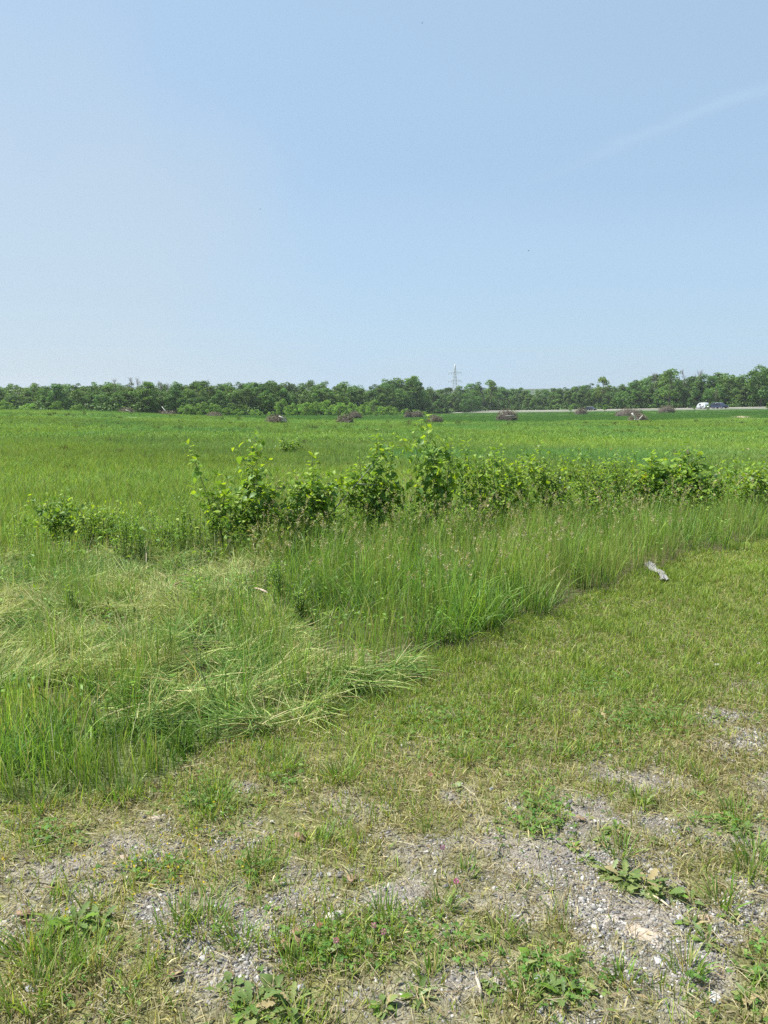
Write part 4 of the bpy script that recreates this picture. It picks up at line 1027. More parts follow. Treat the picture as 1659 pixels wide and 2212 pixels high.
# broad-leaved herbs growing through the grass
n = 60000; xx, yy = spots(n, -5, 8.5, 3.6, 12); px_, py_, _, _, tl2, _ = near_masks(xx, yy)
sel = tl2 & visible(xx, yy) & (nrng.random(n) < .75 * sstep(.54, .68, fbm(xx, yy, .36, 56, 2))); xx, yy = xx[sel], yy[sel]; n = len(xx)
zz2 = hgt(xx, yy) + nrng.uniform(.03, .34, n) * (.4 + .8 * fbm(xx, yy, .3, 55, 2))
ovals(tb_, np.stack([xx, yy, zz2], 1), runit(nrng, n) * np.array([1, 1, .6]) + np.array([0, 0, .2]), runit(nrng, n) * .6 + np.array([0, 0, 1.]), nrng.uniform(.022, .055, n), nrng.uniform(.010, .022, n), mixcol(nrng, n, [(.12, .25, .035), (.17, .30, .04), (.09, .19, .035), (.23, .33, .06)], [.35, .3, .2, .15], .2), .2)
# flowering stems with seed heads
def seed_heads(bag, x, y, h, lean, head, rng, fat=1.0):
    N = len(x); z = hgt(x, y)
    cst = mixcol(rng, N, [(.15, .18, .06), (.20, .20, .09), (.12, .17, .05)])
    blades(bag, np.stack([x, y, z], 1), head, h, np.full(N, .0032), lean, lean * .6 + .05, cst, 4)
    # tip of the stem, integrated as the blade is
    p = np.stack([x, y, z], 1); d = np.stack([np.cos(head), np.sin(head), np.zeros(N)], 1)
    for k in range(4):
        th = lean + (lean * .6 + .05) * k / 4; p = p + (d * np.sin(th)[:, None] + np.array([0, 0, 1.]) * np.cos(th)[:, None]) * (h / 4)[:, None]
    for j in range(12):
        f = j / 12.0; q = p + (np.array([0, 0, -1.]) * .8 - d * .2) * (f * .075 * fat)[..., None] if np.ndim(f) else p + (np.array([0, 0, -1.]) * .85 - d * .25) * f * .075 * fat
        dr = runit(rng, N) * np.array([1, 1, .5]) + np.array([0, 0, .55])
        ovals(bag, q, dr, runit(rng, N), rng.uniform(.012, .024, N) * fat * (.6 + .8 * math.sin(math.pi * (f * .8 + .15))), rng.uniform(.006, .010, N) * fat, mixcol(rng, N, [(.34, .30, .165), (.28, .28, .13), (.40, .36, .22)]), .3)
k = 900
xx, yy = spots(26000, -3, 9, 4.8, 11.5); px_, py_, _, _, tl2, _ = near_masks(xx, yy)
sel = tl2 & visible(xx, yy) & (px_ > 540) & (py_ < 1400) & (py_ > 1090) & (nrng.random(len(xx)) < .35 * sstep(.35, .7, fbm(xx, yy, .7, 69, 2)))
sel = np.nonzero(sel)[0][:k]
seed_heads(tb_, xx[sel], yy[sel], nrng.uniform(.40, .68, len(sel)), nrng.uniform(.03, .4, len(sel)), nrng.uniform(0, 6.28, len(sel)), nrng)
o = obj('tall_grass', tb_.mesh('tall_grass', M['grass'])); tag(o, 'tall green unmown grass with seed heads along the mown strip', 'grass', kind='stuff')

# --- lodged, wind-flattened pale grass: tangled layers, each small patch thrown its own way
lb = Bag()
x, y = spots(340000, -5.5, .9, 3.2, 9.2)
px, py, _, _, tall, _ = near_masks(x, y)
lodm = inpoly(px + 110 * (fbm(x, y, .4, 61, 2) - .5), py + 70 * (fbm(x, y, .35, 62, 2) - .5), LODGED)
gap = sstep(.28, .58, fbm(x, y, .17, 72, 2))
keep = lodm & visible(x, y, 200) & (nrng.random(len(x)) < .80 * (.12 + .95 * gap) * np.where(y > 6.2, .7, 1))
x, y, px, py = x[keep], y[keep], px[keep], py[keep]; N = len(x); z = hgt(x, y)
cell = vnoise(x, y, .34, 73) * 9 + vnoise(x, y, .9, 70) * 5
head = np.where(nrng.random(N) < .30, nrng.uniform(0, 6.28, N), cell + nrng.normal(0, .45, N))
up = nrng.random(N) < .13
lean = np.where(up, nrng.uniform(.15, .9, N), np.clip(nrng.normal(1.38, .18, N), .8, 1.62)); L = nrng.uniform(.08, .34, N) * np.where(up, .75, 1)
pale = .17 + .62 * sstep(.32, .58, fbm(x, y, .5, 74, 3))
ip = nrng.random(N) < pale
c1 = mixcol(nrng, N, [(.38, .43, .15), (.46, .47, .20), (.28, .37, .10), (.54, .48, .26), (.34, .25, .14)], [.34, .28, .2, .14, .04], .25)
c2 = mixcol(nrng, N, [(.12, .24, .045), (.17, .30, .06), (.22, .34, .085), (.08, .17, .04)], [.3, .3, .25, .15], .25)
cols = np.where(ip[:, None], c1, c2)
lift = .01 + .11 * sstep(.35, .75, fbm(x, y, .22, 75, 2)) * nrng.random(N)
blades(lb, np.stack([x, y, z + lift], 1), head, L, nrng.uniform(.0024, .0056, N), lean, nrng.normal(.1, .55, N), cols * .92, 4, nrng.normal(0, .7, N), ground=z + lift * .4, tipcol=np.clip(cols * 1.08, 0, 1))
# the sheaf lying out over the cut edge
n = 110; a = nrng.normal(0, 1, n)
p0 = np.array([ground_at(690 + 60 * q, 1455 + 22 * r)[:2] for q, r in zip(nrng.normal(0, 1, n), nrng.normal(0, 1, n))])
hd = R(-14) + nrng.normal(0, .7, n); zz_ = hgt(p0[:, 0], p0[:, 1]) + nrng.uniform(.01, .06, n)
cc = mixcol(nrng, n, [(.27, .31, .12), (.33, .33, .16), (.17, .25, .07)], None, .12)
blades(lb, np.column_stack([p0, zz_]), hd, nrng.uniform(.2, .42, n), nrng.uniform(.003, .006, n), nrng.uniform(1.15, 1.5, n), nrng.uniform(.1, .5, n), cc, 5, nrng.normal(0, .5, n), ground=hgt(p0[:, 0], p0[:, 1]) + .012)
o = obj('lodged_grass', lb.mesh('lodged_grass', M['straw'])); tag(o, 'pale flattened grass lying in swirls at the left', 'grass', kind='stuff')

# --- mown grass and turf on the verge
mb = Bag()
x, y = spots(1500000, -3.6, 9.0, 1.55, 12.5)
px, py, bare, lush, tall, verge = near_masks(x, y)
dist = np.hypot(x, y)
dens = np.clip(1.06 - bare * .92, .11, 1) * (.45 + .95 * fbm(x, y, .22, 81, 3)) * np.where(dist < 5, 1, (5 / dist) ** .6)
dens = dens * (1 - .45 * sstep(1500, 1800, py))
keep = (~tall) & visible(x, y, 40) & (nrng.random(len(x)) < dens * .95)
x, y, px, py, bare, lush, verge = [q[keep] for q in (x, y, px, py, bare, lush, verge)]; N = len(x); z = hgt(x, y)
tuf = sstep(.52, .72, fbm(x, y, .16, 82, 2))
L = (.022 + .035 * nrng.random(N) + .045 * tuf * nrng.random(N)) * (1.15 - .45 * bare)
corner = sstep(500, 150, px) * sstep(2050, 2180, py); L *= 1 + .5 * corner
dry = np.clip(.13 + .62 * verge * (1 - lush) * (1 - tuf * .5) + .5 * (fbm(x, y, .6, 83, 2) - .5), .04, .85)
isd = nrng.random(N) < dry
cg = mixcol(nrng, N, [(.180, .290, .044), (.245, .335, .058), (.310, .365, .085), (.115, .210, .038)], [.34, .3, .2, .16], .15)
cd = mixcol(nrng, N, [(.34, .30, .135), (.29, .28, .105), (.40, .35, .185), (.22, .175, .09)], None, .15)
cols = np.where(isd[:, None], cd, cg) * nrng.uniform(.7, 1.25, (N, 1)) * (.82 + .36 * fbm(x, y, 1.2, 84, 2))[:, None]
flat = (isd & (nrng.random(N) < .62)) | (nrng.random(N) < .12)
lean = np.where(flat, nrng.uniform(1.0, 1.5, N), nrng.uniform(0, .7, N))
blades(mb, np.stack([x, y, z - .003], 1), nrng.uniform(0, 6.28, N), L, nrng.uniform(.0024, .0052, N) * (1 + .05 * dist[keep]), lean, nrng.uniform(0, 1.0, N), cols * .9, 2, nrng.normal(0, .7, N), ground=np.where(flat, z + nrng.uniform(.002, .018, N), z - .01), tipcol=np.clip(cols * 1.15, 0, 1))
# separate coarse tufts on the verge
TUFTS = [(600, 1665, 1.3), (740, 1680, 1.1), (720, 1690, .9), (1000, 1650, .8), (460, 1760, 1.2), (470, 1735, 1.1), (320, 1960, .0), (380, 2010, 1.0), (440, 2005, 1.2), (60, 2060, 1.2), (130, 2120, 1.3), (210, 2090, 1.1), (70, 2170, 1.2), (560, 1890, .7), (690, 1830, .9),
         (1590, 1770, 1.1), (1520, 1690, .7), (1380, 1740, .7), (1340, 1850, .8), (1090, 2030, .6), (1640, 1900, 1.2), (1630, 1850, 1.1), (1560, 1960, .8), (1480, 2110, .8), (830, 1990, .9), (950, 1970, .8), (280, 1720, 1.0), (250, 1740, .9), (90, 1750, 1.1), (1200, 1640, .8),
         (1150, 1540, .8), (900, 1560, .8), (1290, 1520, .9), (1580, 1240, .6), (1460, 1570, .9), (1100, 1480, .7), (1010, 1900, .6), (520, 2050, .8), (640, 2110, .7), (930, 2130, .7), (1130, 2160, .7), (1350, 2120, .6)]
for (qx, qy, sz) in TUFTS:
    sz *= .8
    if sz <= 0: continue
    c = ground_at(qx, qy); n = int(90 * sz); r = .055 * sz * np.sqrt(nrng.random(n)) * 1.4; a = nrng.uniform(0, 6.28, n)
    bx_, by_ = c[0] + r * np.cos(a), c[1] + r * np.sin(a)
    cc = mixcol(nrng, n, [(.13, .25, .04), (.19, .30, .06), (.26, .32, .09), (.34, .31, .14)], [.4, .3, .15, .15], .15)
    blades(mb, np.stack([bx_, by_, hgt(bx_, by_) - .004], 1), a + nrng.normal(0, .5, n), nrng.uniform(.05, .135, n) * sz ** .6, nrng.uniform(.003, .0062, n), nrng.uniform(.05, .8, n), nrng.uniform(.1, 1.1, n), cc * .9, 3, nrng.normal(0, .6, n), tipcol=cc * 1.12)
# loose dry clippings over soil and turf
n = 90000; x, y = spots(n, -2.6, 4.4, 1.6, 6.2); px, py, bare, lush, tall, verge = near_masks(x, y)
keep = (~tall) & visible(x, y, 40) & (nrng.random(n) < .25 + .75 * fbm(x, y, .2, 86, 2) * (1 - .3 * bare)); x, y = x[keep], y[keep]; n = len(x); z = hgt(x, y)
blades(mb, np.stack([x, y, z + nrng.uniform(.002, .02, n)], 1), nrng.uniform(0, 6.28, n), nrng.uniform(.02, .10, n), nrng.uniform(.0016, .0034, n), nrng.uniform(1.3, 1.57, n), nrng.uniform(-.1, .3, n), mixcol(nrng, n, [(.38, .33, .19), (.30, .26, .14), (.44, .39, .25), (.24, .18, .11)], None, .15), 2, nrng.normal(0, .6, n), ground=z + .003)
o = obj('mown_grass', mb.mesh('mown_grass', M['grass'])); tag(o, 'short yellow-green mown grass and thatch of the verge', 'grass', kind='stuff')

# --- gravel
gb_ = Bag(); grng = np.random.default_rng(91)
ico = bmesh.new(); bmesh.ops.create_icosphere(ico, subdivisions=1, radius=1); iv = np.array([v.co[:] for v in ico.verts]); iff = np.array([[v.index for v in f.verts] for f in ico.faces]); ico.free()
n = 430000; d = np.sqrt(grng.uniform(1.55 ** 2, 5.4 ** 2, n)); x = grng.uniform(-.62, .62, n) * d; y = d
px, py, bare, lush, tall, verge = near_masks(x, y)
cl = sstep(.35, .75, fbm(x, y, .3, 92, 3))
keep = (~tall) & visible(x, y, 30) & (grng.random(n) < np.clip(bare * 1.15 + .02, 0, 1) ** 1.15 * (.2 + 1.1 * cl) * .9)
x, y = x[keep], y[keep]; n = len(x); z = hgt(x, y)
sz = np.clip(grng.lognormal(math.log(.0034), .46, n), .0017, .012)
Vs = iv[None] * (1 + grng.uniform(-.42, .36, (n, len(iv), 1)))
sc3 = np.stack([grng.uniform(.8, 1.5, n), grng.uniform(.7, 1.1, n), grng.uniform(.4, .75, n)], 1) * sz[:, None]
Vs = Vs * sc3[:, None]; a = grng.uniform(0, 6.28, n); ca, sa = np.cos(a)[:, None], np.sin(a)[:, None]
tx = grng.normal(0, .3, n)[:, None]
X = Vs[..., 0] * ca - Vs[..., 1] * sa; Y = Vs[..., 0] * sa + Vs[..., 1] * ca; Z = Vs[..., 2] + tx * Vs[..., 0]
V = np.stack([X + x[:, None], Y + y[:, None], Z + (z + sc3[:, 2] * grng.uniform(-.25, .45, n))[:, None]], -1)
cs = mixcol(grng, n, [(.225, .215, .20), (.285, .275, .255), (.14, .138, .138), (.36, .345, .32), (.25, .22, .185), (.48, .465, .44)], [.3, .24, .24, .1, .1, .02], .18)
gb_.add(V.reshape(-1, 3), (np.arange(n)[:, None] * len(iv) + iff.ravel()[None]).ravel(), np.full(n * 20, 3) if len(iff) == 20 else np.full(n * len(iff), 3), np.repeat(cs, len(iv), 0))
o = obj('gravel', gb_.mesh('gravel', M['stone'])); tag(o, 'grey crushed gravel showing through the worn verge', 'gravel', kind='stuff')
NGRAVEL = n

# --- clover and other ground leaves
cb_ = Bag(); crng = np.random.default_rng(93)
n = 90000; x = crng.uniform(-2.8, 4.6, n); y = crng.uniform(1.6, 6.4, n)
px, py, bare, lush, tall, verge = near_masks(x, y)
keep = (~tall) & visible(x, y, 30) & (crng.random(n) < np.clip(lush * .85 + .22 * sstep(.55, .8, fbm(x, y, .35, 94, 2)) * (1 - bare), 0, 1))
x, y, lush = x[keep], y[keep], lush[keep]; n = len(x); z = hgt(x, y) + crng.uniform(.008, .05, n) * (.5 + .7 * lush)
a0 = crng.uniform(0, 6.28, n); szl = crng.uniform(.009, .017, n); tn = runit(crng, n) * .45 + np.array([0, 0, 1.])
cl_ = mixcol(crng, n, [(.085, .185, .034), (.115, .225, .042), (.165, .26, .06), (.22, .24, .08)], [.4, .35, .18, .07], .15)
for j in range(3):
    a = a0 + j * 2.094; dr = np.stack([np.cos(a), np.sin(a), crng.normal(0, .25, n)], 1)
    ovals(cb_, np.stack([x, y, z], 1), dr, tn, szl, szl * .85, cl_, .12)
# broader single leaves
n = 9000; x = crng.uniform(-2.8, 4.6, n); y = crng.uniform(1.6, 6.0, n); px, py, bare, lush, tall, verge = near_masks(x, y)
keep = (~tall) & visible(x, y, 30) & (crng.random(n) < .14 + .4 * lush + .15 * bare); x, y = x[keep], y[keep]; n = len(x)
a = crng.uniform(0, 6.28, n)
ovals(cb_, np.stack([x, y, hgt(x, y) + crng.uniform(.004, .02, n)], 1), np.stack([np.cos(a), np.sin(a), crng.uniform(0, .6, n)], 1), runit(crng, n) * .3 + np.array([0, 0, 1.]), crng.uniform(.015, .045, n), crng.uniform(.006, .014, n), mixcol(crng, n, [(.09, .17, .035), (.15, .22, .05), (.22, .25, .08), (.12, .14, .05), (.30, .23, .13)], [.3, .3, .2, .1, .1]), .15)
o = obj('clover', cb_.mesh('clover', M['small_leaf'])); tag(o, 'low clover and small-leaved ground cover in green patches of the verge', 'clover', kind='stuff')
# tiny yellow flowers of the black medick
yb = Bag(); n = 60; c = ground_at(340, 1895); x = c[0] + crng.normal(0, .16, n); y = c[1] + crng.normal(0, .13, n); z = hgt(x, y) + crng.uniform(.03, .07, n)
for j in range(4): ovals(yb, np.stack([x, y, z], 1), runit(crng, n) + np.array([0, 0, .5]), runit(crng, n), np.full(n, .007), np.full(n, .006), np.tile([(.62, .48, .03)], (n, 1)))
o = obj('yellow_flowers', yb.mesh('yellow_flowers', M['small_leaf'])); tag(o, 'tiny yellow flowers speckling the green patch at the lower left', 'flowers', kind='stuff')

# ------------------------------------------------------------------ saplings and bushes at the field edge
def leaf_mesh(name, mat, shape, seed):
    """single leaf, base at the origin, along +Y, face up +Z, length 1"""
    rng = np.random.default_rng(seed)
    if shape == 'ovate': prof = [(0, .02), (.14, .30), (.34, .40), (.6, .30), (.84, .12), (1, 0)]
    elif shape == 'round': prof = [(0, .03), (.10, .36), (.32, .50), (.58, .45), (.82, .22), (1, 0)]
    elif shape == 'lance': prof = [(0, .02), (.2, .11), (.45, .14), (.7, .10), (.88, .045), (1, 0)]
    elif shape == 'jag': prof = [(0, .02), (.2, .06), (.28, .13), (.36, .07), (.48, .18), (.56, .09), (.7, .22), (.78, .12), (.9, .12), (1, 0)]
    else: prof = [(0, .03), (.25, .07), (.45, .26), (.7, .30), (.9, .16), (1, 0)]        # plantain
    curl = rng.uniform(.15, .55); fold = rng.uniform(.12, .4)
    V = []; F = []; Z = []
    for t, w in prof:
        z = -curl * t * t * .8 + rng.normal(0, .012)
        wob = rng.normal(0, .02)
        V += [(-w, t, z + w * fold + wob), (0, t, z), (w, t, z + w * fold - wob)]
    for k in range(len(prof) - 1):
        a = 3 * k
        F += [[a, a + 1, a + 4, a + 3], [a + 1, a + 2, a + 5, a + 4]]; Z += [4, 4]
    return mesh_from(name, V, [i for f in F for i in f], Z, mat, None, True)
LM = {'young': leafmat('young_leaf', .48, .5, .28, color=(.27, .40, .045), noise=.12, tr_boost=(1.35, 1.25, .4)), 'mid': leafmat('mid_leaf', .44, .5, .28, color=(.175, .305, .042), noise=.12),
      'deep': leafmat('deep_leaf', .36, .48, .3, color=(.105, .205, .038), noise=.12), 'grey': leafmat('grey_leaf', .25, .55, .3, color=(.21, .28, .12), noise=.15), 'dusty': leafmat('dusty_leaf', .2, .7, .15, color=(.185, .225, .075), noise=.3), 'dull': leafmat('dull_leaf', .25, .65, .2, color=(.115, .175, .05), noise=.3), 'withered': leafmat('withered_leaf', .15, .8, .1, color=(.30, .25, .13), noise=.3),
      'red': leafmat('reddish_leaf', .35, .4, .4, color=(.24, .15, .06), noise=.15)}
LEAF = {(sh, mt): [leaf_mesh('leaf', LM[mt], sh, 40 + i) for i in range(3)] for sh in ('ovate', 'round', 'lance', 'jag', 'plantain') for mt in LM}
srng = np.random.default_rng(123)
def put_leaf(parent, me, pos, direc, normal, size, name='leaf', wid=1.0):
    d = Vector(direc).normalized(); nrm = Vector(normal); s = d.cross(nrm)
    if s.length < 1e-4: s = d.orthogonal()
    s.normalize(); nn = s.cross(d)
    o = bpy.data.objects.new(name, me); COL.objects.link(o); o.parent = parent
    m3 = Matrix((s, d, nn)).transposed().to_4x4()
    o.matrix_local = Matrix.Translation(Vector(pos)) @ m3 @ Matrix.Diagonal((size * wid, size, size, 1))
    return o
def spline(P, n):
    P = np.array(P, float); t = np.linspace(0, len(P) - 1, n); C = np.stack([np.interp(t, np.arange(len(P)), P[:, k]) for k in range(3)], 1)
    for _ in range(2): C[1:-1] = (C[:-2] + 2 * C[1:-1] + C[2:]) / 4
    return C
NLEAF = 0
def sapling(name, label, cat, base_px, d, stems, leaf=.062, shape='ovate', mats=('mid', 'young', 'deep'), wts=(.5, .25, .25), side=6, sidelen=.22, spacing=.045, start=.3, droop=.5, stemr=.006, fill=0, maxl=260, bark=None):
    """stems: tips measured on the photograph (px, py, distance offset); leaves alternate along stems and side shoots"""
    global NLEAF
    leaf *= 1.14; sidelen *= 1.3; fill = int(fill * .55)
    bx_ = at(base_px, 1100, d)[0]; bz = h1(bx_, d)
    t = thing(name, label, cat, (bx_, d, bz), 0, 'saplings and bushes at the field edge')
    wood = Bag(); nodes = []                # (pos, outward, youth)
    for (tx, ty, dd) in stems:
        tip = at(tx, ty, d + dd) - np.array([bx_, d, bz])
        b0 = np.array([srng.normal(0, .03), srng.normal(0, .03), -.03])
        mid1 = b0 * .6 + tip * .4 + np.array([srng.normal(0, .03), srng.normal(0, .03), .04]); mid2 = b0 * .25 + tip * .75 + np.array([srng.normal(0, .02), srng.normal(0, .02), .03])
        C = spline([b0, mid1, mid2, tip], 14); H = np.linalg.norm(tip)
        tube(wood, C, np.linspace(stemr, .0014, 14), (1, 1, 1), 6)
        def along(C, n0, youth0, youth1, outb=None):
            Ls = np.linalg.norm(np.diff(C, axis=0), axis=1).sum(); n = max(2, int(Ls * (1 - n0) / spacing)); az = srng.uniform(0, 6.28)
            for i in range(n):
                f = n0 + (1 - n0) * (i + .5) / n; k = f * (len(C) - 1); j = int(min(k, len(C) - 2)); p = C[j] + (C[j + 1] - C[j]) * (k - j); tg = C[j + 1] - C[j]; tg = tg / (np.linalg.norm(tg) + 1e-9)
                az += 2.4 + srng.normal(0, .3); r = np.array([math.cos(az), math.sin(az), 0.0]); r = r - tg * np.dot(r, tg); r /= np.linalg.norm(r) + 1e-9
                nodes.append((p, r, tg, youth0 + (youth1 - youth0) * (i / n)))
            for q in range(2):
                nodes.append((C[-1], np.array([srng.normal(0, .5), srng.normal(0, .5), .6]), np.array([0, 0, 1.]), youth1))
        along(C, start, .15, 1.0)
        for k in range(side):
            f = srng.uniform(.18, .80); j = int(f * 12); p = C[j]; a = srng.uniform(0, 6.28); L = sidelen * srng.uniform(.6, 1.3) * (1.15 - .6 * f)
            q = p + np.array([math.cos(a), math.sin(a), srng.uniform(.5, 1.3)]) * L
            B = spline([p, (p + q) / 2 + np.array([0, 0, -.02]), q], 6); tube(wood, B, np.linspace(.0028, .001, 6), (1, 1, 1), 4, False); along(B, .15, .2, .8)
    obj('stem', wood.mesh('stem', bark or M['twig']), t)
    if len(nodes) > maxl:
        ks = srng.permutation(len(nodes)); nodes = [nodes[i] for i in ks[:maxl]]
    pet = Bag()
    for (p, r, tg, yo) in nodes:
        dr = r * srng.uniform(.7, 1.0) + tg * srng.uniform(.1, .7) * (1 if yo > .5 else .5); pl = srng.uniform(.012, .03) * leaf / .06
        q = p + dr / (np.linalg.norm(dr) + 1e-9) * pl; tube(pet, [p, q], [.0011, .0008], (1, 1, 1), 3, False)
        dp = srng.normal(droop, .35) * (1.1 - .7 * yo); ld = dr / (np.linalg.norm(dr) + 1e-9) * math.cos(dp) + np.array([0, 0, -1.]) * math.sin(dp)
        w = np.array(wts, float).copy()
        if yo > .7 and 'young' in mats: w[mats.index('young')] += .8
        if yo < .45 and 'deep' in mats: w[mats.index('deep')] += .5
        mt = mats[srng.choice(len(mats), p=w / w.sum())]
        nv = np.array([srng.normal(0, .3), srng.normal(0, .3), 1.])
        put_leaf(t, LEAF[(shape, mt)][srng.integers(3)], q, ld, nv, leaf * srng.uniform(.65, 1.2) * (1 - .7 * max(0, yo - .55)))
        NLEAF += 1
    o = obj('petioles', pet.mesh('petioles', M['twig']), t); tag(o, kind='stuff')
    if fill:
        fb = Bag(); n = int(fill * 2.0); sp_ = np.array([q[0] for q in nodes]); c = sp_[srng.integers(0, len(sp_), n)] + srng.normal(0, .045, (n, 3)); c[:, 2] = np.maximum(c[:, 2] - srng.uniform(0, .15, n), .05)
        dr = runit(srng, n) * np.array([1, 1, .5]) - np.array([0, 0, .3])
        ovals(fb, c, dr, runit(srng, n) * .6 + np.array([0, 0, 1.]), srng.uniform(.5, 1.0, n) * leaf, srng.uniform(.3, .6, n) * leaf, mixcol(srng, n, [(.12, .23, .036), (.18, .30, .045), (.26, .36, .055)], None, .15), .2)
        o = obj('inner_foliage', fb.mesh('inner_foliage', M['small_leaf']), t); tag(o, kind='stuff')
    return t
G = 'sapling'
sapling('sapling', 'thin leaning sapling leftmost in the row, few round leaves at its tip', G, 478, 8.3, [(408, 965, -.05), (490, 1040, 0)], .075, 'round', side=3, sidelen=.2, spacing=.06, start=.45, stemr=.006)
sapling('sapling', 'upright poplar-like sapling with dark leafy skirt, second from the left', G, 560, 8.3, [(553, 942, 0), (545, 1010, .1), (600, 1050, 0), (505, 1060, -.1), (575, 1060, -.15)], .078, 'ovate', side=8, sidelen=.2, spacing=.038, start=.2, fill=420, wts=(.4, .35, .25))
sapling('sapling', 'short drooping-leaved sapling left of the round bush', G, 690, 8.6, [(675, 990, 0), (720, 1030, .1), (645, 1050, -.1), (700, 1060, -.1)], .078, 'ovate', side=6, sidelen=.2, spacing=.042, start=.25, fill=350, wts=(.35, .35, .3))
sapling('leafy_bush', 'dense oval bush with glossy rounded leaves in the middle of the row', 'bush', 805, 9.0, [(812, 925, 0), (775, 965, .1), (850, 965, -.1), (760, 1010, -.1), (845, 1020, .1), (800, 985, -.2), (740, 1040, 0), (865, 1050, 0)], .072, 'round', side=6, sidelen=.2, spacing=.042, start=.25, fill=700, maxl=290, wts=(.5, .15, .35))
sapling('sapling', 'tallest sapling with large drooping leaves and a yellow tip', G, 940, 9.0, [(920, 902, 0), (890, 945, -.1), (975, 960, .1), (935, 990, -.1), (960, 1040, 0)], .085, 'ovate', side=7, sidelen=.22, spacing=.05, start=.3, fill=260, wts=(.5, .3, .2), droop=.75)
sapling('sapling', 'narrow sapling with dark hanging leaves right of the tallest one', G, 1012, 9.6, [(1008, 958, 0), (1030, 1000, .1), (995, 1020, 0)], .085, 'lance', side=5, sidelen=.16, spacing=.035, start=.3, wts=(.3, .1, .6), droop=1.0, fill=160)
sapling('leafy_bush', 'bright yellow-green bush right of the narrow dark-leaved sapling', 'bush', 1088, 9.8, [(1085, 968, 0), (1055, 990, 0), (1120, 990, .1), (1100, 1020, -.2), (1060, 1050, -.1)], .066, 'ovate', side=7, sidelen=.2, spacing=.04, start=.2, fill=420, wts=(.3, .55, .15))
sapling('leafy_bush', 'greyish bush with dried flower clusters beside the bright yellow-green one', 'bush', 1175, 10.2, [(1165, 955, 0), (1190, 985, .1), (1150, 1000, 0), (1215, 1000, 0)], .06, 'ovate', mats=('mid', 'grey', 'deep', 'young'), wts=(.3, .4, .15, .15), side=7, sidelen=.22, spacing=.045, start=.25, fill=420)
sapling('leafy_bush', 'fine-leaved green bush with feathery upright shoots right of centre', 'bush', 1290, 10.6, [(1250, 975, 0), (1275, 965, 0), (1310, 950, 0), (1335, 975, 0), (1240, 1010, -.1), (1300, 1000, -.2), (1360, 1010, 0)], .04, 'ovate', side=9, sidelen=.24, spacing=.032, start=.15, fill=900, maxl=295, wts=(.5, .4, .1))
sapling('sapling', 'small sapling with big drooping mid-green leaves left of the stacked-leaf sapling', G, 1415, 11.0, [(1408, 985, 0), (1435, 990, .1), (1395, 1020, 0)], .11, 'round', side=3, sidelen=.16, spacing=.055, start=.35, fill=150, wts=(.6, .3, .1), droop=.9)
sapling('sapling', 'column-like sapling with stacked round leaves catching the light on the right', G, 1492, 11.3, [(1487, 962, 0), (1510, 990, 0), (1465, 1000, 0), (1525, 1040, -.1)], .10, 'round', mats=('mid', 'grey', 'deep', 'young'), wts=(.4, .2, .25, .15), side=5, sidelen=.2, spacing=.045, start=.2, fill=260, droop=.3)
sapling('leafy_bush', 'low reddish-tinged bush left of the big-leaved sapling', 'bush', 1378, 10.9, [(1370, 1010, 0), (1395, 1025, 0), (1350, 1030, 0)], .055, 'ovate', mats=('mid', 'young', 'red'), wts=(.4, .35, .25), side=5, sidelen=.18, spacing=.045, start=.2, fill=260)
sapling('leafy_bush', 'bright leafy bush cut by the right picture edge', 'bush', 1640, 11.0, [(1625, 1008, 0), (1650, 1005, 0), (1680, 1020, 0), (1600, 1035, 0)], .075, 'ovate', mats=('mid', 'young', 'grey'), wts=(.35, .4, .25), side=6, sidelen=.22, spacing=.05, start=.2, fill=380)
sapling('sapling', 'arching leafy shoot left of the bush at the right picture edge', G, 1620, 11.6, [(1562, 1002, 0)], .085, 'ovate', side=2, sidelen=.12, spacing=.045, start=.5, droop=.6)
sapling('leafy_bush', 'low dark shrub at the far left of the rough grass', 'bush', 122, 8.3, [(100, 1085, 0), (140, 1068, 0), (120, 1095, 0), (155, 1100, 0)], .06, 'ovate', side=5, sidelen=.18, spacing=.045, start=.25, fill=380, wts=(.45, .2, .35))
sapling('leafy_bush', 'low bright herb bush right of the dark shrub at the far left', 'bush', 215, 8.2, [(195, 1098, 0), (225, 1092, 0), (240, 1112, 0), (180, 1120, 0)], .055, 'lance', side=5, sidelen=.15, spacing=.035, start=.25, fill=380, wts=(.35, .6, .05))
sapling('leafy_bush', 'low dark bush standing alone out in the meadow', 'bush', 628, 26, [(615, 962, 0), (630, 958, 0), (645, 963, 0), (622, 964, .2), (638, 965, -.2)], .08, 'ovate', side=8, sidelen=.3, spacing=.07, start=.1, fill=500, wts=(.3, 0, .7), maxl=150)
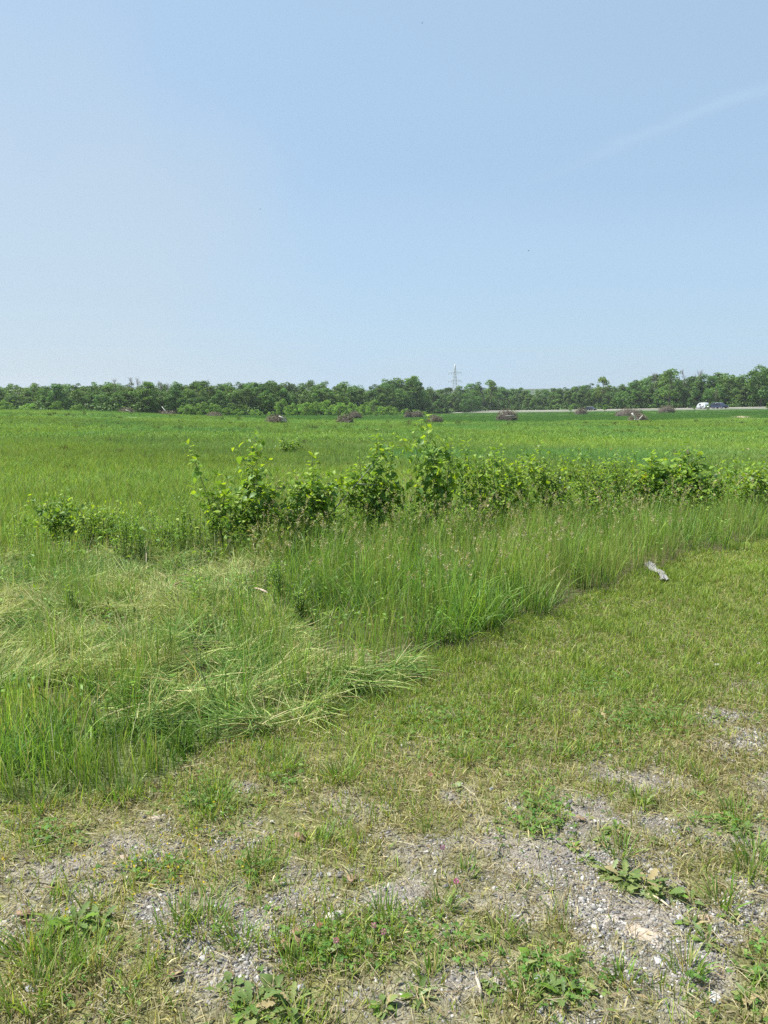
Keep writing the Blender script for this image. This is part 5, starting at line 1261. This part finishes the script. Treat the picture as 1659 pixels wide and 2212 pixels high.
for (bx0, d0, tips, sh, lf, lab) in [(1060, 9.5, [(1045, 985, 0), (1068, 975, 0), (1030, 1010, 0)], 'round', .06, 'rounded light bush between the narrow sapling and the yellow-green one'), (1140, 10.0, [(1130, 975, 0), (1145, 990, .1), (1118, 1005, 0)], 'ovate', .065, 'mid-green bush squeezed left of the greyish bush'),
                                (1225, 10.4, [(1215, 985, 0), (1235, 1000, 0), (1205, 1010, 0)], 'ovate', .055, 'low leafy bush between the greyish and the fine-leaved bush'), (1340, 10.8, [(1330, 985, 0), (1355, 995, 0), (1320, 1005, .1)], 'round', .06, 'leafy bush just right of the fine-leaved shoots'),
                                (1445, 11.1, [(1440, 1000, 0), (1460, 1012, 0), (1430, 1015, 0)], 'ovate', .075, 'bush filling the gap before the stacked-leaf sapling'), (1555, 11.3, [(1548, 1030, 0), (1570, 1025, 0), (1535, 1040, 0)], 'ovate', .065, 'low bush right of the stacked-leaf sapling'),
                                (635, 8.4, [(625, 1050, 0), (645, 1040, 0), (615, 1070, 0)], 'ovate', .07, 'low bush between the second and third sapling'), (480, 8.1, [(450, 1075, 0), (470, 1060, 0), (500, 1080, 0)], 'ovate', .065, 'leafy bush round the foot of the thin leaning sapling')]:
    sapling('leafy_bush', lab, 'bush', bx0, d0, tips, lf, sh, side=7, sidelen=.2, spacing=.05, start=.2, fill=200, wts=(.45, .3, .25), maxl=90)
# leafy weeds (goldenrod-like), each a clump of upright stems with narrow leaves
def weed_clump(label, px, py, d, h, n, spread, bright=1.0, group='leafy weeds in the rough grass'):
    h *= 1.25; n = int(n * 1.3)
    b = at(px, py, d); x0, y0 = b[0], d; z0 = h1(x0, y0)
    t = thing('leafy_weed', label, 'weed', (x0, y0, z0), 0, group)
    st, fo = Bag(), Bag()
    for k in range(n):
        a = srng.uniform(0, 6.28); r = spread * math.sqrt(srng.random()); p = np.array([r * math.cos(a), r * math.sin(a), -.02]); L = h * srng.uniform(.6, 1.1)
        q = p + np.array([srng.normal(0, .12) * L, srng.normal(0, .12) * L, L]); C = spline([p, (p + q) / 2 + srng.normal(0, .01, 3), q], 6); tube(st, C, np.linspace(.003, .0015, 6), (1, 1, 1), 4, False)
        m_ = int(L / .011); f = np.sort(srng.random(m_)) ** .8; pos = np.stack([np.interp(f * 5, np.arange(6), C[:, i]) for i in range(3)], 1); az = np.arange(m_) * 2.4 + srng.uniform(0, 6)
        dr = np.stack([np.cos(az), np.sin(az), srng.uniform(.0, .9, m_) + f * .5], 1)
        ovals(fo, pos, dr, np.tile([(0, 0, 1.)], (m_, 1)) + srng.normal(0, .2, (m_, 3)), srng.uniform(.035, .07, m_) * (1.1 - .5 * f), srng.uniform(.010, .018, m_), mixcol(srng, m_, [(.14, .26, .038), (.20, .32, .048), (.10, .20, .036)], None, .13) * bright, .25)
    obj('stems', st.mesh('stems', M['twig']), t)['kind'] = 'stuff'
    obj('foliage', fo.mesh('foliage', M['small_leaf']), t)['kind'] = 'stuff'
for (px_, py_, d, h_, n_, sp_, br, lab) in [
    (300, 1190, 7.6, .42, 22, .22, 1.15, 'broad clump of bright narrow-leaved weeds left of the saplings'), (365, 1180, 7.9, .40, 18, .2, 1.05, 'narrow-leaved weeds just left of the thin leaning sapling'), (255, 1140, 8.3, .38, 16, .2, 1.1, 'narrow-leaved weeds behind the broad weed clump at the left'),
    (60, 1170, 8.0, .36, 16, .25, 1.1, 'yellow-green leafy weeds at the left picture edge'), (430, 1170, 8.0, .42, 14, .18, .95, 'weeds at the foot of the thin leaning sapling'), (600, 1330, 5.75, .33, 12, .07, 1.1, 'bushy bright green weed standing in the pale flattened grass'),
    (645, 1370, 5.4, .26, 8, .05, .9, 'darker weed just right of the bushy bright green one'), (530, 1330, 5.8, .24, 6, .05, 1.2, 'small light green weed left of the bushy bright green one'), (640, 1160, 8.3, .34, 14, .2, .8, 'dark weeds below the short drooping-leaved sapling'),
    (760, 1150, 8.4, .36, 18, .25, .9, 'weeds below the dense oval bush'), (880, 1150, 8.4, .38, 18, .22, 1.1, 'yellow-green weeds below the tallest sapling'), (985, 1150, 8.4, .36, 16, .22, 1.2, 'bright weeds with dried flower heads right of the tallest sapling'),
    (1130, 1110, 9.4, .38, 18, .25, 1.1, 'weeds below the bright yellow-green bush'), (1230, 1110, 9.6, .36, 16, .25, 1.0, 'weeds below the greyish bush'), (1330, 1100, 10.0, .36, 16, .25, 1.0, 'weeds below the fine-leaved bush'), (1440, 1095, 10.4, .32, 14, .22, .95, 'weeds below the stacked-leaf sapling'), (1580, 1090, 10.7, .32, 14, .25, 1.1, 'weeds left of the bush at the right picture edge'), (1060, 1230, 7.2, .30, 6, .06, 1.0, 'single leafy weed rising from the tall grass below centre'), (1240, 1270, 6.6, .26, 6, .07, 1.15, 'leafy weed at the cut edge of the tall grass'), (150, 1350, 5.6, .22, 5, .05, 1.2, 'small bright weed in the flattened grass at the left'), (430, 1310, 5.9, .24, 6, .09, 1.25, 'upright tuft of weeds left of the bushy bright green weed')]:
    weed_clump(lab, px_, py_, d, h_, n_, sp_, br)
# dead leaning branch through the oval bush
b = Bag(); p0, p1, p2 = at(700, 1125, 8.75), at(770, 1045, 8.7), at(822, 985, 8.75); tube(b, spline([p0 - p0, p1 - p0, p2 - p0], 8), np.linspace(.008, .003, 8), (.4, .38, .34), 6)
t = thing('dead_branch', 'bare grey branch leaning up through the dense oval bush', 'branch', tuple(p0)); obj('branch', b.mesh('branch', M['bark_grey']), t)
b = Bag(); tube(b, [p1 - p0, at(818, 1047, 8.7) - p0], [.004, .0015], (.4, .38, .34), 5); obj('twig', b.mesh('twig', M['bark_grey']), t)
# mixed small-leaved undergrowth of the row
ub = Bag(); n = 220000; xx, yy = srng.uniform(-3.4, 6.8, n), srng.uniform(7.2, 12.6, n)
rowd = yy - (8.9 + .50 * xx); px_, py_ = world2px(xx, yy, hgt(xx, yy) + .15)
keep = (srng.random(n) < np.exp(-(rowd / .60) ** 2) * (.25 + .9 * fbm(xx, yy, .5, 97, 2)) * np.where(xx < -1.7, .07, np.where(xx < 1.2, .28, .10 + .5 * sstep(.42, .62, vnoise(xx, yy * 0, .55, 99))))) & (px_ > -60) & (px_ < 1720); xx, yy = xx[keep], yy[keep]; n = len(xx)
zh = hgt(xx, yy) + np.abs(srng.normal(0, .34, n)) * (.55 + .45 * sstep(.2, 2.2, xx)) * (.5 + .8 * fbm(xx, yy, .45, 98, 2)) + .05
ovals(ub, np.stack([xx, yy, zh], 1), runit(srng, n) * np.array([1, 1, .5]), runit(srng, n) * .6 + np.array([0, 0, 1.]), srng.uniform(.032, .078, n), srng.uniform(.016, .042, n), mixcol(srng, n, [(.13, .25, .038), (.19, .31, .048), (.085, .175, .036), (.27, .36, .07), (.34, .28, .17)], [.32, .24, .33, .08, .03], .22), .2)
o = obj('bush_undergrowth', ub.mesh('bush_undergrowth', M['small_leaf'])); tag(o, 'tangled small-leaved growth filling the foot of the sapling row', 'undergrowth', kind='stuff')

# ------------------------------------------------------------------ small things of the verge
def rosette(label, px, py, size, n, shape, group, mats=('dull', 'dusty', 'mid', 'withered', 'grey'), wts=(.42, .26, .14, .08, .1), lift=.35):
    c = ground_at(px, py); name = {'jag': 'dandelion_rosette', 'plantain': 'plantain_rosette', 'lance': 'dock_rosette', 'ovate': 'broadleaf_weed', 'round': 'broadleaf_weed'}[shape]
    t = thing(name, label, 'weed', tuple(c + np.array([0, 0, -.004])), 0, group)
    for k in range(n):
        a = k * 2.4 + srng.normal(0, .3); e = srng.uniform(.0, lift) + (.5 if k > n * .7 else 0)
        d_ = (math.cos(a) * math.cos(e), math.sin(a) * math.cos(e), math.sin(e) + .05)
        mt = mats[srng.choice(len(mats), p=np.array(wts) / sum(wts))]
        put_leaf(t, LEAF[(shape, mt)][srng.integers(3)], (math.cos(a) * .008, math.sin(a) * .008, .008 + .004 * k / n), d_, (srng.normal(0, .2), srng.normal(0, .2), 1), size * srng.uniform(.65, 1.15), wid=srng.uniform(.8, 1.15))
    b = Bag(); tube(b, [(0, 0, -.01), (0, 0, .014)], [.007, .004], (1, 1, 1), 5); obj('crown', b.mesh('crown', M['twig']), t)
GW = 'weeds rooted in the gravelly verge'
ROS = [(165, 2015, .12, 16, 'jag', 'dandelion with long jagged leaves left of the gravel patch, lower left'), (215, 2000, .11, 13, 'jag', 'dandelion touching the lower left gravel patch on its left side'), (120, 2030, .10, 11, 'jag', 'leftmost dandelion of the lower left group'),
       (545, 2195, .13, 15, 'jag', 'large dandelion cut by the bottom edge, left of centre'), (630, 2185, .13, 15, 'jag', 'large dandelion at the bottom edge near the centre'), (590, 2150, .11, 12, 'ovate', 'broad pale-leaved weed above the bottom dandelions'), (500, 2150, .10, 10, 'plantain', 'plantain left of the bottom dandelions'),
       (1350, 1915, .12, 17, 'jag', 'sprawling dandelion left in the big lower right cluster'), (1395, 1925, .12, 16, 'jag', 'dandelion in the middle of the big lower right cluster'), (1440, 1935, .11, 15, 'jag', 'dandelion right in the big lower right cluster'), (1320, 1895, .10, 12, 'jag', 'uppermost dandelion of the big lower right cluster'),
       (1145, 2085, .10, 16, 'ovate', 'upright broad-leaved weed, upper one at the lower right of centre'), (1185, 2135, .11, 17, 'ovate', 'broad-leaved weed below the upright one, right of centre'), (1215, 2160, .10, 12, 'jag', 'dandelion at the foot of the two broad-leaved weeds'), (1255, 2150, .10, 9, 'ovate', 'pale broad leaves right of the two broad-leaved weeds'),
       (1165, 1745, .09, 13, 'ovate', 'bushy green weed, upper part of the clump right of centre'), (1150, 1790, .09, 13, 'jag', 'jagged weed, lower part of the clump right of centre'), (1195, 1790, .08, 11, 'plantain', 'plantain at the right of the green clump'),
       (1330, 1800, .09, 13, 'jag', 'dandelion in the gravel above the big cluster'), (1300, 1830, .07, 9, 'plantain', 'small plantain left of the dandelion in the gravel'), (1240, 1840, .08, 11, 'ovate', 'light green leafy weed in the middle of the gravel'), (1265, 1870, .07, 9, 'plantain', 'plantain below the light green leafy weed'),
       (1395, 1745, .08, 11, 'jag', 'reddish-edged dandelion in the upper gravel'), (1570, 1780, .10, 13, 'plantain', 'plantain with tall leaves at the right edge'), (1600, 1800, .09, 11, 'jag', 'dandelion beside the tall-leaved plantain at right'), (1420, 1830, .06, 8, 'round', 'little round-leaved weed in pale gravel at right'), (1500, 1730, .07, 9, 'jag', 'small dandelion below the upper bare patch'),
       (1555, 1555, .08, 9, 'jag', 'weed in the white dust patch at the right'), (1310, 1565, .08, 11, 'jag', 'weed at the left rim of the white dust patch'), (1275, 1575, .07, 9, 'jag', 'weed left of the white dust patch'), (985, 1712, .09, 4, 'round', 'single big round pale leaf on the small gravel spot'), (1495, 2010, .08, 9, 'lance', 'grassy weed right of the sand hump'),
       (1525, 2050, .09, 11, 'jag', 'dark weed over the bluish gravel at right'), (1575, 1990, .08, 10, 'plantain', 'yellowish plantain near two white stones'), (1640, 2130, .10, 13, 'ovate', 'leafy weed cut by the lower right edge'), (1610, 2160, .09, 10, 'ovate', 'low weed beside the leafy one at the lower right edge'), (1490, 1965, .08, 8, 'jag', 'flat dandelion above the sand hump'),
       (545, 1885, .08, 9, 'lance', 'long-leaved weed left of centre on the verge'), (440, 1745, .08, 12, 'jag', 'dandelion in the green tuft left of centre'), (530, 1740, .07, 9, 'jag', 'withered dandelion right of the green tuft'), (340, 1880, .06, 9, 'ovate', 'little leafy weed among the yellow flowers'), (90, 1830, .07, 12, 'ovate', 'leafy weed in the green patch at the left edge'),
       (820, 2000, .09, 13, 'ovate', 'green weed with upright leaves above the clover'), (790, 2030, .08, 10, 'jag', 'dandelion in the clover at centre bottom'), (700, 2060, .09, 12, 'jag', 'dark dandelion left in the clover at centre bottom'), (1020, 2050, .07, 9, 'ovate', 'leafy weed right of the clover at centre bottom'), (830, 2190, .10, 14, 'plantain', 'plantain at the bottom edge right of the dandelions'),
       (900, 2175, .09, 11, 'lance', 'spiky narrow-leaved weed at the bottom edge'), (1060, 2150, .07, 9, 'ovate', 'low leafy weed between bottom centre and the broad-leaved weeds'), (190, 1790, .06, 8, 'plantain', 'plantain at the end of the dark grass, lower left'), (1040, 1600, .07, 9, 'jag', 'dandelion in the short turf right of centre'), (880, 1600, .06, 8, 'jag', 'dandelion in the short turf at centre'), (1430, 1540, .08, 10, 'ovate', 'broad-leaved weed left above the white dust patch')]
for (px_, py_, s_, n_, sh, lab) in ROS: rosette(lab, px_, py_, s_ * (.56 if sh in ('jag', 'lance') else .33), int(n_ * 1.6) if n_ > 4 else n_, sh, GW)
# pink clover heads
for k, (px_, py_, lab) in enumerate([(985, 1945, 'brightest pink clover head, right of centre near the bottom'), (808, 2050, 'pink clover head in the clover at centre bottom'), (828, 2062, 'pale pink clover head right below its neighbour'), (726, 2090, 'small pink clover head left of the others'), (690, 2035, 'faded orange-pink clover head at the left of the clover'), (930, 1705, 'pinkish clover head high on the verge'), (312, 1632, 'purple clover head in the dark grass at left'), (955, 1868, 'small mauve clover head in the gravel at centre')]):
    c = ground_at(px_, py_); t = thing('clover_flower', lab, 'flower', tuple(c), 0, 'clover flowers'); h_ = srng.uniform(.04, .07)
    b = Bag(); tube(b, [(0, 0, 0), (.004, 0, h_ * .5), (0, .003, h_)], .0012, (1, 1, 1), 4); obj('stalk', b.mesh('stalk', M['twig']), t)
    b = Bag(); n = 46; u = runit(srng, n); colr = [(.55, .16, .38), (.5, .2, .36), (.5, .25, .35), (.5, .22, .36), (.48, .25, .2), (.5, .22, .25), (.33, .1, .4), (.35, .15, .33)][k]
    ovals(b, np.array([0, 0, h_]) + u * np.array([.004, .004, .004]), u + np.array([0, 0, .3]), runit(srng, n), np.full(n, .0065), np.full(n, .003), np.clip(np.array(colr) * srng.uniform(.7, 1.4, (n, 1)), 0, .8))
    obj('flower_head', b.mesh('flower_head', M['small_leaf']), t)
# larger stones
def stone(label, px, py, r, colr, flat=.6, seed=0, name='stone'):
    rng = np.random.default_rng(seed); c = ground_at(px, py); bm = bmesh.new(); bmesh.ops.create_icosphere(bm, subdivisions=3, radius=1)
    pl = [(v / np.linalg.norm(v), rng.uniform(.62, .9)) for v in rng.normal(size=(9, 3))]
    for v in bm.verts:
        p = np.array(v.co)
        for nrm, dd in pl:
            k = p @ nrm
            if k > dd: p = p - nrm * (k - dd) * .92
        v.co = Vector((p + rng.normal(0, .012, 3)) * np.array([r * 1.25, r, r * flat]))
    me = bpy.data.meshes.new(name); bm.to_mesh(me); bm.free(); a = me.attributes.new('col', 'FLOAT_COLOR', 'POINT'); a.data.foreach_set('color', np.tile([*colr, 1], len(me.vertices)).astype(np.float32)); me.materials.append(M['stone'])
    o = obj(name, me, None, tuple(c + np.array([0, 0, r * flat * .35]))); o.rotation_euler = (rng.normal(0, .1), rng.normal(0, .1), rng.uniform(0, 6)); tag(o, label, 'stone', 'larger stones on the verge')
STN = [(722, 1990, .030, (.50, .47, .42), 'pale rounded stone half sunk at the centre bottom, largest there'), (1570, 1955, .017, (.62, .63, .64), 'left of two white stones at the right edge of the verge'), (1610, 1950, .016, (.60, .60, .60), 'right of two white stones at the right edge of the verge'), (1545, 2160, .020, (.62, .60, .57), 'white stone at the lower right corner'), (1440, 1960, .015, (.16, .165, .18), 'dark stone on the right rim of the sand hump'), (1470, 2000, .016, (.40, .40, .41), 'grey stone below the dark one by the sand hump'),
       (1395, 1933, .016, (.42, .36, .31), 'pinkish stone left above the sand hump'), (1472, 2030, .014, (.20, .205, .22), 'dark stone beside the sand at lower right'), (690, 1898, .016, (.27, .28, .30), 'flat slate piece left in the stone cluster at centre'), (735, 1900, .016, (.22, .22, .24), 'dark flat stone right in the stone cluster at centre'), (712, 1895, .013, (.45, .46, .46), 'light grey stone in the stone cluster at centre'), (780, 1905, .013, (.5, .5, .5), 'whitish stone right of the cluster at centre'),
       (1258, 2150, .014, (.36, .38, .42), 'bluish stone at bottom centre right'), (1160, 2120, .014, (.5, .5, .52), 'white stone by the broad-leaved weeds'), (850, 1705, .014, (.25, .22, .23), 'dark reddish stone on a bare spot of the turf'), (650, 1630, .016, (.24, .21, .22), 'brown-grey stone on the small bare spot in the turf'), (1062, 1710, .012, (.33, .37, .45), 'bluish stone high on the verge at centre'), (1230, 1735, .013, (.26, .26, .28), 'dark stone near the clump right of centre'), (1550, 1440, .024, (.62, .60, .55), 'pale stone in the mown grass at right'), (1640, 1436, .022, (.60, .58, .53), 'pale stone at the right picture edge in mown grass'), (70, 2155, .018, (.42, .42, .44), 'grey stone at the lower left corner'), (440, 2080, .016, (.48, .47, .46), 'light stone in the gravel at lower left'), (650, 2150, .014, (.40, .41, .44), 'grey stone beside the bottom dandelions'), (1420, 2090, .013, (.55, .54, .52), 'small white stone right of the upright broad-leaved weed')]
for i, (px_, py_, r_, c_, lab) in enumerate(STN): stone(lab, px_, py_, r_ * .85, tuple(np.array(c_) * .68), .55, 500 + i)
# sand humps pushed up among the gravel
def hump(label, px, py, rx, ry, hh, colr, seed):
    c = ground_at(px, py); n, m_ = 12, 30; V = []
    for i in range(n + 1):
        q = i / n
        for k in range(m_):
            a = k / m_ * 2 * np.pi; rr_ = q * (1 + .25 * (vnoise(np.array([math.cos(a) * 2 + seed]), np.array([math.sin(a) * 2]), 1, seed)[0] - .5) * 2)
            V.append((c[0] + rx * rr_ * math.cos(a), c[1] + ry * rr_ * math.sin(a), hh * .30 * (1 - q * q) ** 1.3 - .003 - .007 * q ** 2))
    V = np.array(V); V[:, 2] += hgt(V[:, 0], V[:, 1]) + .014 * (fbm(V[:, 0], V[:, 1], .035, 5, 3) - .5); V -= c
    f = [[i * m_ + k, i * m_ + (k + 1) % m_, (i + 1) * m_ + (k + 1) % m_, (i + 1) * m_ + k] for i in range(n) for k in range(m_)]
    b = Bag(); b.add(V, f, np.full(len(f), 4), colr); o = obj('sand_mound', b.mesh('sand_mound', M['sand'], True), None, tuple(c)); tag(o, label, 'sand', 'sand spots on the verge')
M['sand'] = plainmat('sandy_soil', rough=.95, attr=True, var=.25, bscale=60, bump=.006)
for i, q in enumerate([('tan sand mound in the gravel at the lower right', 1390, 2030, .09, .07, .022, (.37, .31, .24)), ('pale sandy spot above the tan sand mound', 1320, 1985, .10, .06, .012, (.38, .335, .28)), ('brown sandy spot right of the pale one', 1530, 1990, .07, .05, .012, (.34, .27, .20)), ('reddish sandy spot by the left gravel', 325, 1773, .07, .05, .012, (.33, .275, .22)), ('sandy spot left of the yellow flowers', 275, 1855, .07, .04, .010, (.32, .25, .19))]): hump(*q, 30 + i)
# dry leaves
def dry_leaf(label, px, py, s, seed, colr=None):
    rng = np.random.default_rng(seed); c = ground_at(px, py); n = 16; V = [(0, 0, 0)]
    for k in range(n):
        a = k / n * 2 * np.pi; r = s * (.55 + .3 * math.cos(a * 2.5 + seed) * .6 + .18 * rng.random()); V.append((r * math.cos(a), r * .7 * math.sin(a), rng.uniform(0, .35) * s * .5))
    f = [[0, 1 + k, 1 + (k + 1) % n] for k in range(n)]; V2 = [(x, y, z - .0012) for x, y, z in V]; f2 = [[n + 1, n + 2 + (k + 1) % n, n + 2 + k] for k in range(n)]
    rim = [[1 + k, n + 2 + k, n + 2 + (k + 1) % n, 1 + (k + 1) % n] for k in range(n)]
    b = Bag(); b.add(V + V2, [i for q in f + f2 + rim for i in q], [3] * (2 * n) + [4] * n, (1, 1, 1)); o = obj('dry_leaf', b.mesh('dry_leaf', M['dry']), None, tuple(c + np.array([0, 0, .012]))); o.rotation_euler = (rng.normal(0, .25), rng.normal(0, .25), rng.uniform(0, 6)); tag(o, label, 'leaf', 'dry leaves on the verge')
for i, (px_, py_, s_, lab) in enumerate([(652, 1692, .0, ''), (765, 1905, 0, ''), (655, 1690, 0, ''), (760, 1710, 0, '')]): pass
for i, (px_, py_, s_, lab) in enumerate([(755, 1690, 0, '')]): pass
for i, (px_, py_, s_, lab) in enumerate([(760, 1915, .035, 'curled brown leaf in the stone cluster at centre'), (645, 2050, .045, 'large brown withered leaf left of the clover'), (610, 2060, .04, 'pale brown curled leaf left of its larger neighbour'), (55, 1990, .045, 'brown dead leaf by a twig at the left edge'), (650, 1820, .045, 'flat light brown leaf lying on straw left of centre'), (1005, 2055, .022, 'mauve-brown leaf scrap at the clover'), (380, 2125, .04, 'brown leaf scrap at lower left'), (1255, 1775, .03, 'brown leaf right of the green clump'), (1335, 1880, .03, 'dry brown leaf above the big dandelion cluster')]): dry_leaf(lab, px_, py_, s_, 60 + i)
# dead sticks and chips
def stick(label, pxa, pxb, r, colr, name='stick', lift=.02):
    a, c = ground_at(*pxa), ground_at(*pxb); a[2] += lift; c[2] += lift * 1.4; b = Bag(); m_ = (a + c) / 2 + np.array([0, 0, .01]); tube(b, spline([a - a, m_ - a, c - a], 6), [r * .8, r, r, r, r * .9, r * .5], colr, 6)
    o = obj(name, b.mesh(name, M['brush']), None, tuple(a)); tag(o, label, 'stick', 'loose sticks and chips')
stick('pinkish wood chip on the pale flattened grass', (552, 1298), (580, 1320), .009, (.42, .34, .27), 'wood_chip', .10)
stick('small brown stick above the wood chip at left', (372, 1287), (402, 1284), .008, (.30, .2, .14), lift=.08)
stick('pale straw stick across the gravel by the big dandelion cluster', (1400, 1945), (1448, 1968), .0035, (.5, .42, .28), lift=.006)
stick('pale split stick standing on end in the bare gravel at bottom', (1028, 2120), (1040, 2170), .005, (.33, .29, .24), 'wood_chip', .004)
stick('brown twig at the left edge of the verge', (45, 2000), (90, 2012), .004, (.25, .17, .12), lift=.008)
stick('bare dead stem upright in the tall grass at left', (317, 1245), (318, 1225), .003, (.36, .32, .24), lift=.12)
# crumpled plastic at the cut edge
A_, B_ = ground_at(1402, 1226), ground_at(1437, 1263); c = (A_ + B_) / 2; n = 26; U = np.linspace(-1, 1, n)
XX, YY = np.meshgrid(U, U); half = np.linalg.norm((B_ - A_)[:2]) / 2; ax_ = (B_ - A_)[:2] / (2 * half); pr_ = np.array([-ax_[1], ax_[0]])
lx = XX * half * (1 + .12 * (vnoise(XX * 0, YY, .4, 16) - .5)); ly = YY * .030 * (.35 + 1.2 * vnoise(XX, YY * 0, .33, 17)) + .07 * (fbm(XX, YY * 0, .6, 15, 2) - .5)
gz_ = .05 * fbm(XX * 1.3 + 9, YY * 1.3, .4, 12, 3) * (1 - .5 * YY ** 2) + .03 * np.abs(vnoise(XX * 2, YY * 2, .3, 14) - .5) * 2
V = np.stack([lx * ax_[0] + ly * pr_[0], lx * ax_[1] + ly * pr_[1], gz_ + .015], -1).reshape(-1, 3)
f = [[i * n + k, i * n + k + 1, (i + 1) * n + k + 1, (i + 1) * n + k] for i in range(n - 1) for k in range(n - 1)]
b = Bag(); b.add(V, f, np.full(len(f), 4), (1, 1, 1)); t = thing('plastic_scrap', 'crumpled whitish plastic scrap at the edge of the tall grass', 'plastic', tuple(c)); o = obj('sheet', b.mesh('sheet', M['plastic']), t); md = o.modifiers.new('thick', 'SOLIDIFY'); md.thickness = .0012

# ------------------------------------------------------------------ air
hz = bpy.data.meshes.new('haze'); bm = bmesh.new(); bmesh.ops.create_cube(bm, size=1); bm.to_mesh(hz); bm.free()
ho = obj('haze', hz); ho.scale = (3200, 3200, 53.5); ho.location = (0, 0, 53.5 / 2 - 9.5); tag(ho, kind='stuff')
m, n, l, out = nmat('summer_haze'); pv = n.new('ShaderNodeVolumePrincipled'); pv.inputs['Color'].default_value = (.86, .92, 1.0, 1); pv.inputs['Density'].default_value = HAZE; pv.inputs['Anisotropy'].default_value = .2
l.new(pv.outputs[0], out.inputs['Volume']); hz.materials.append(m)
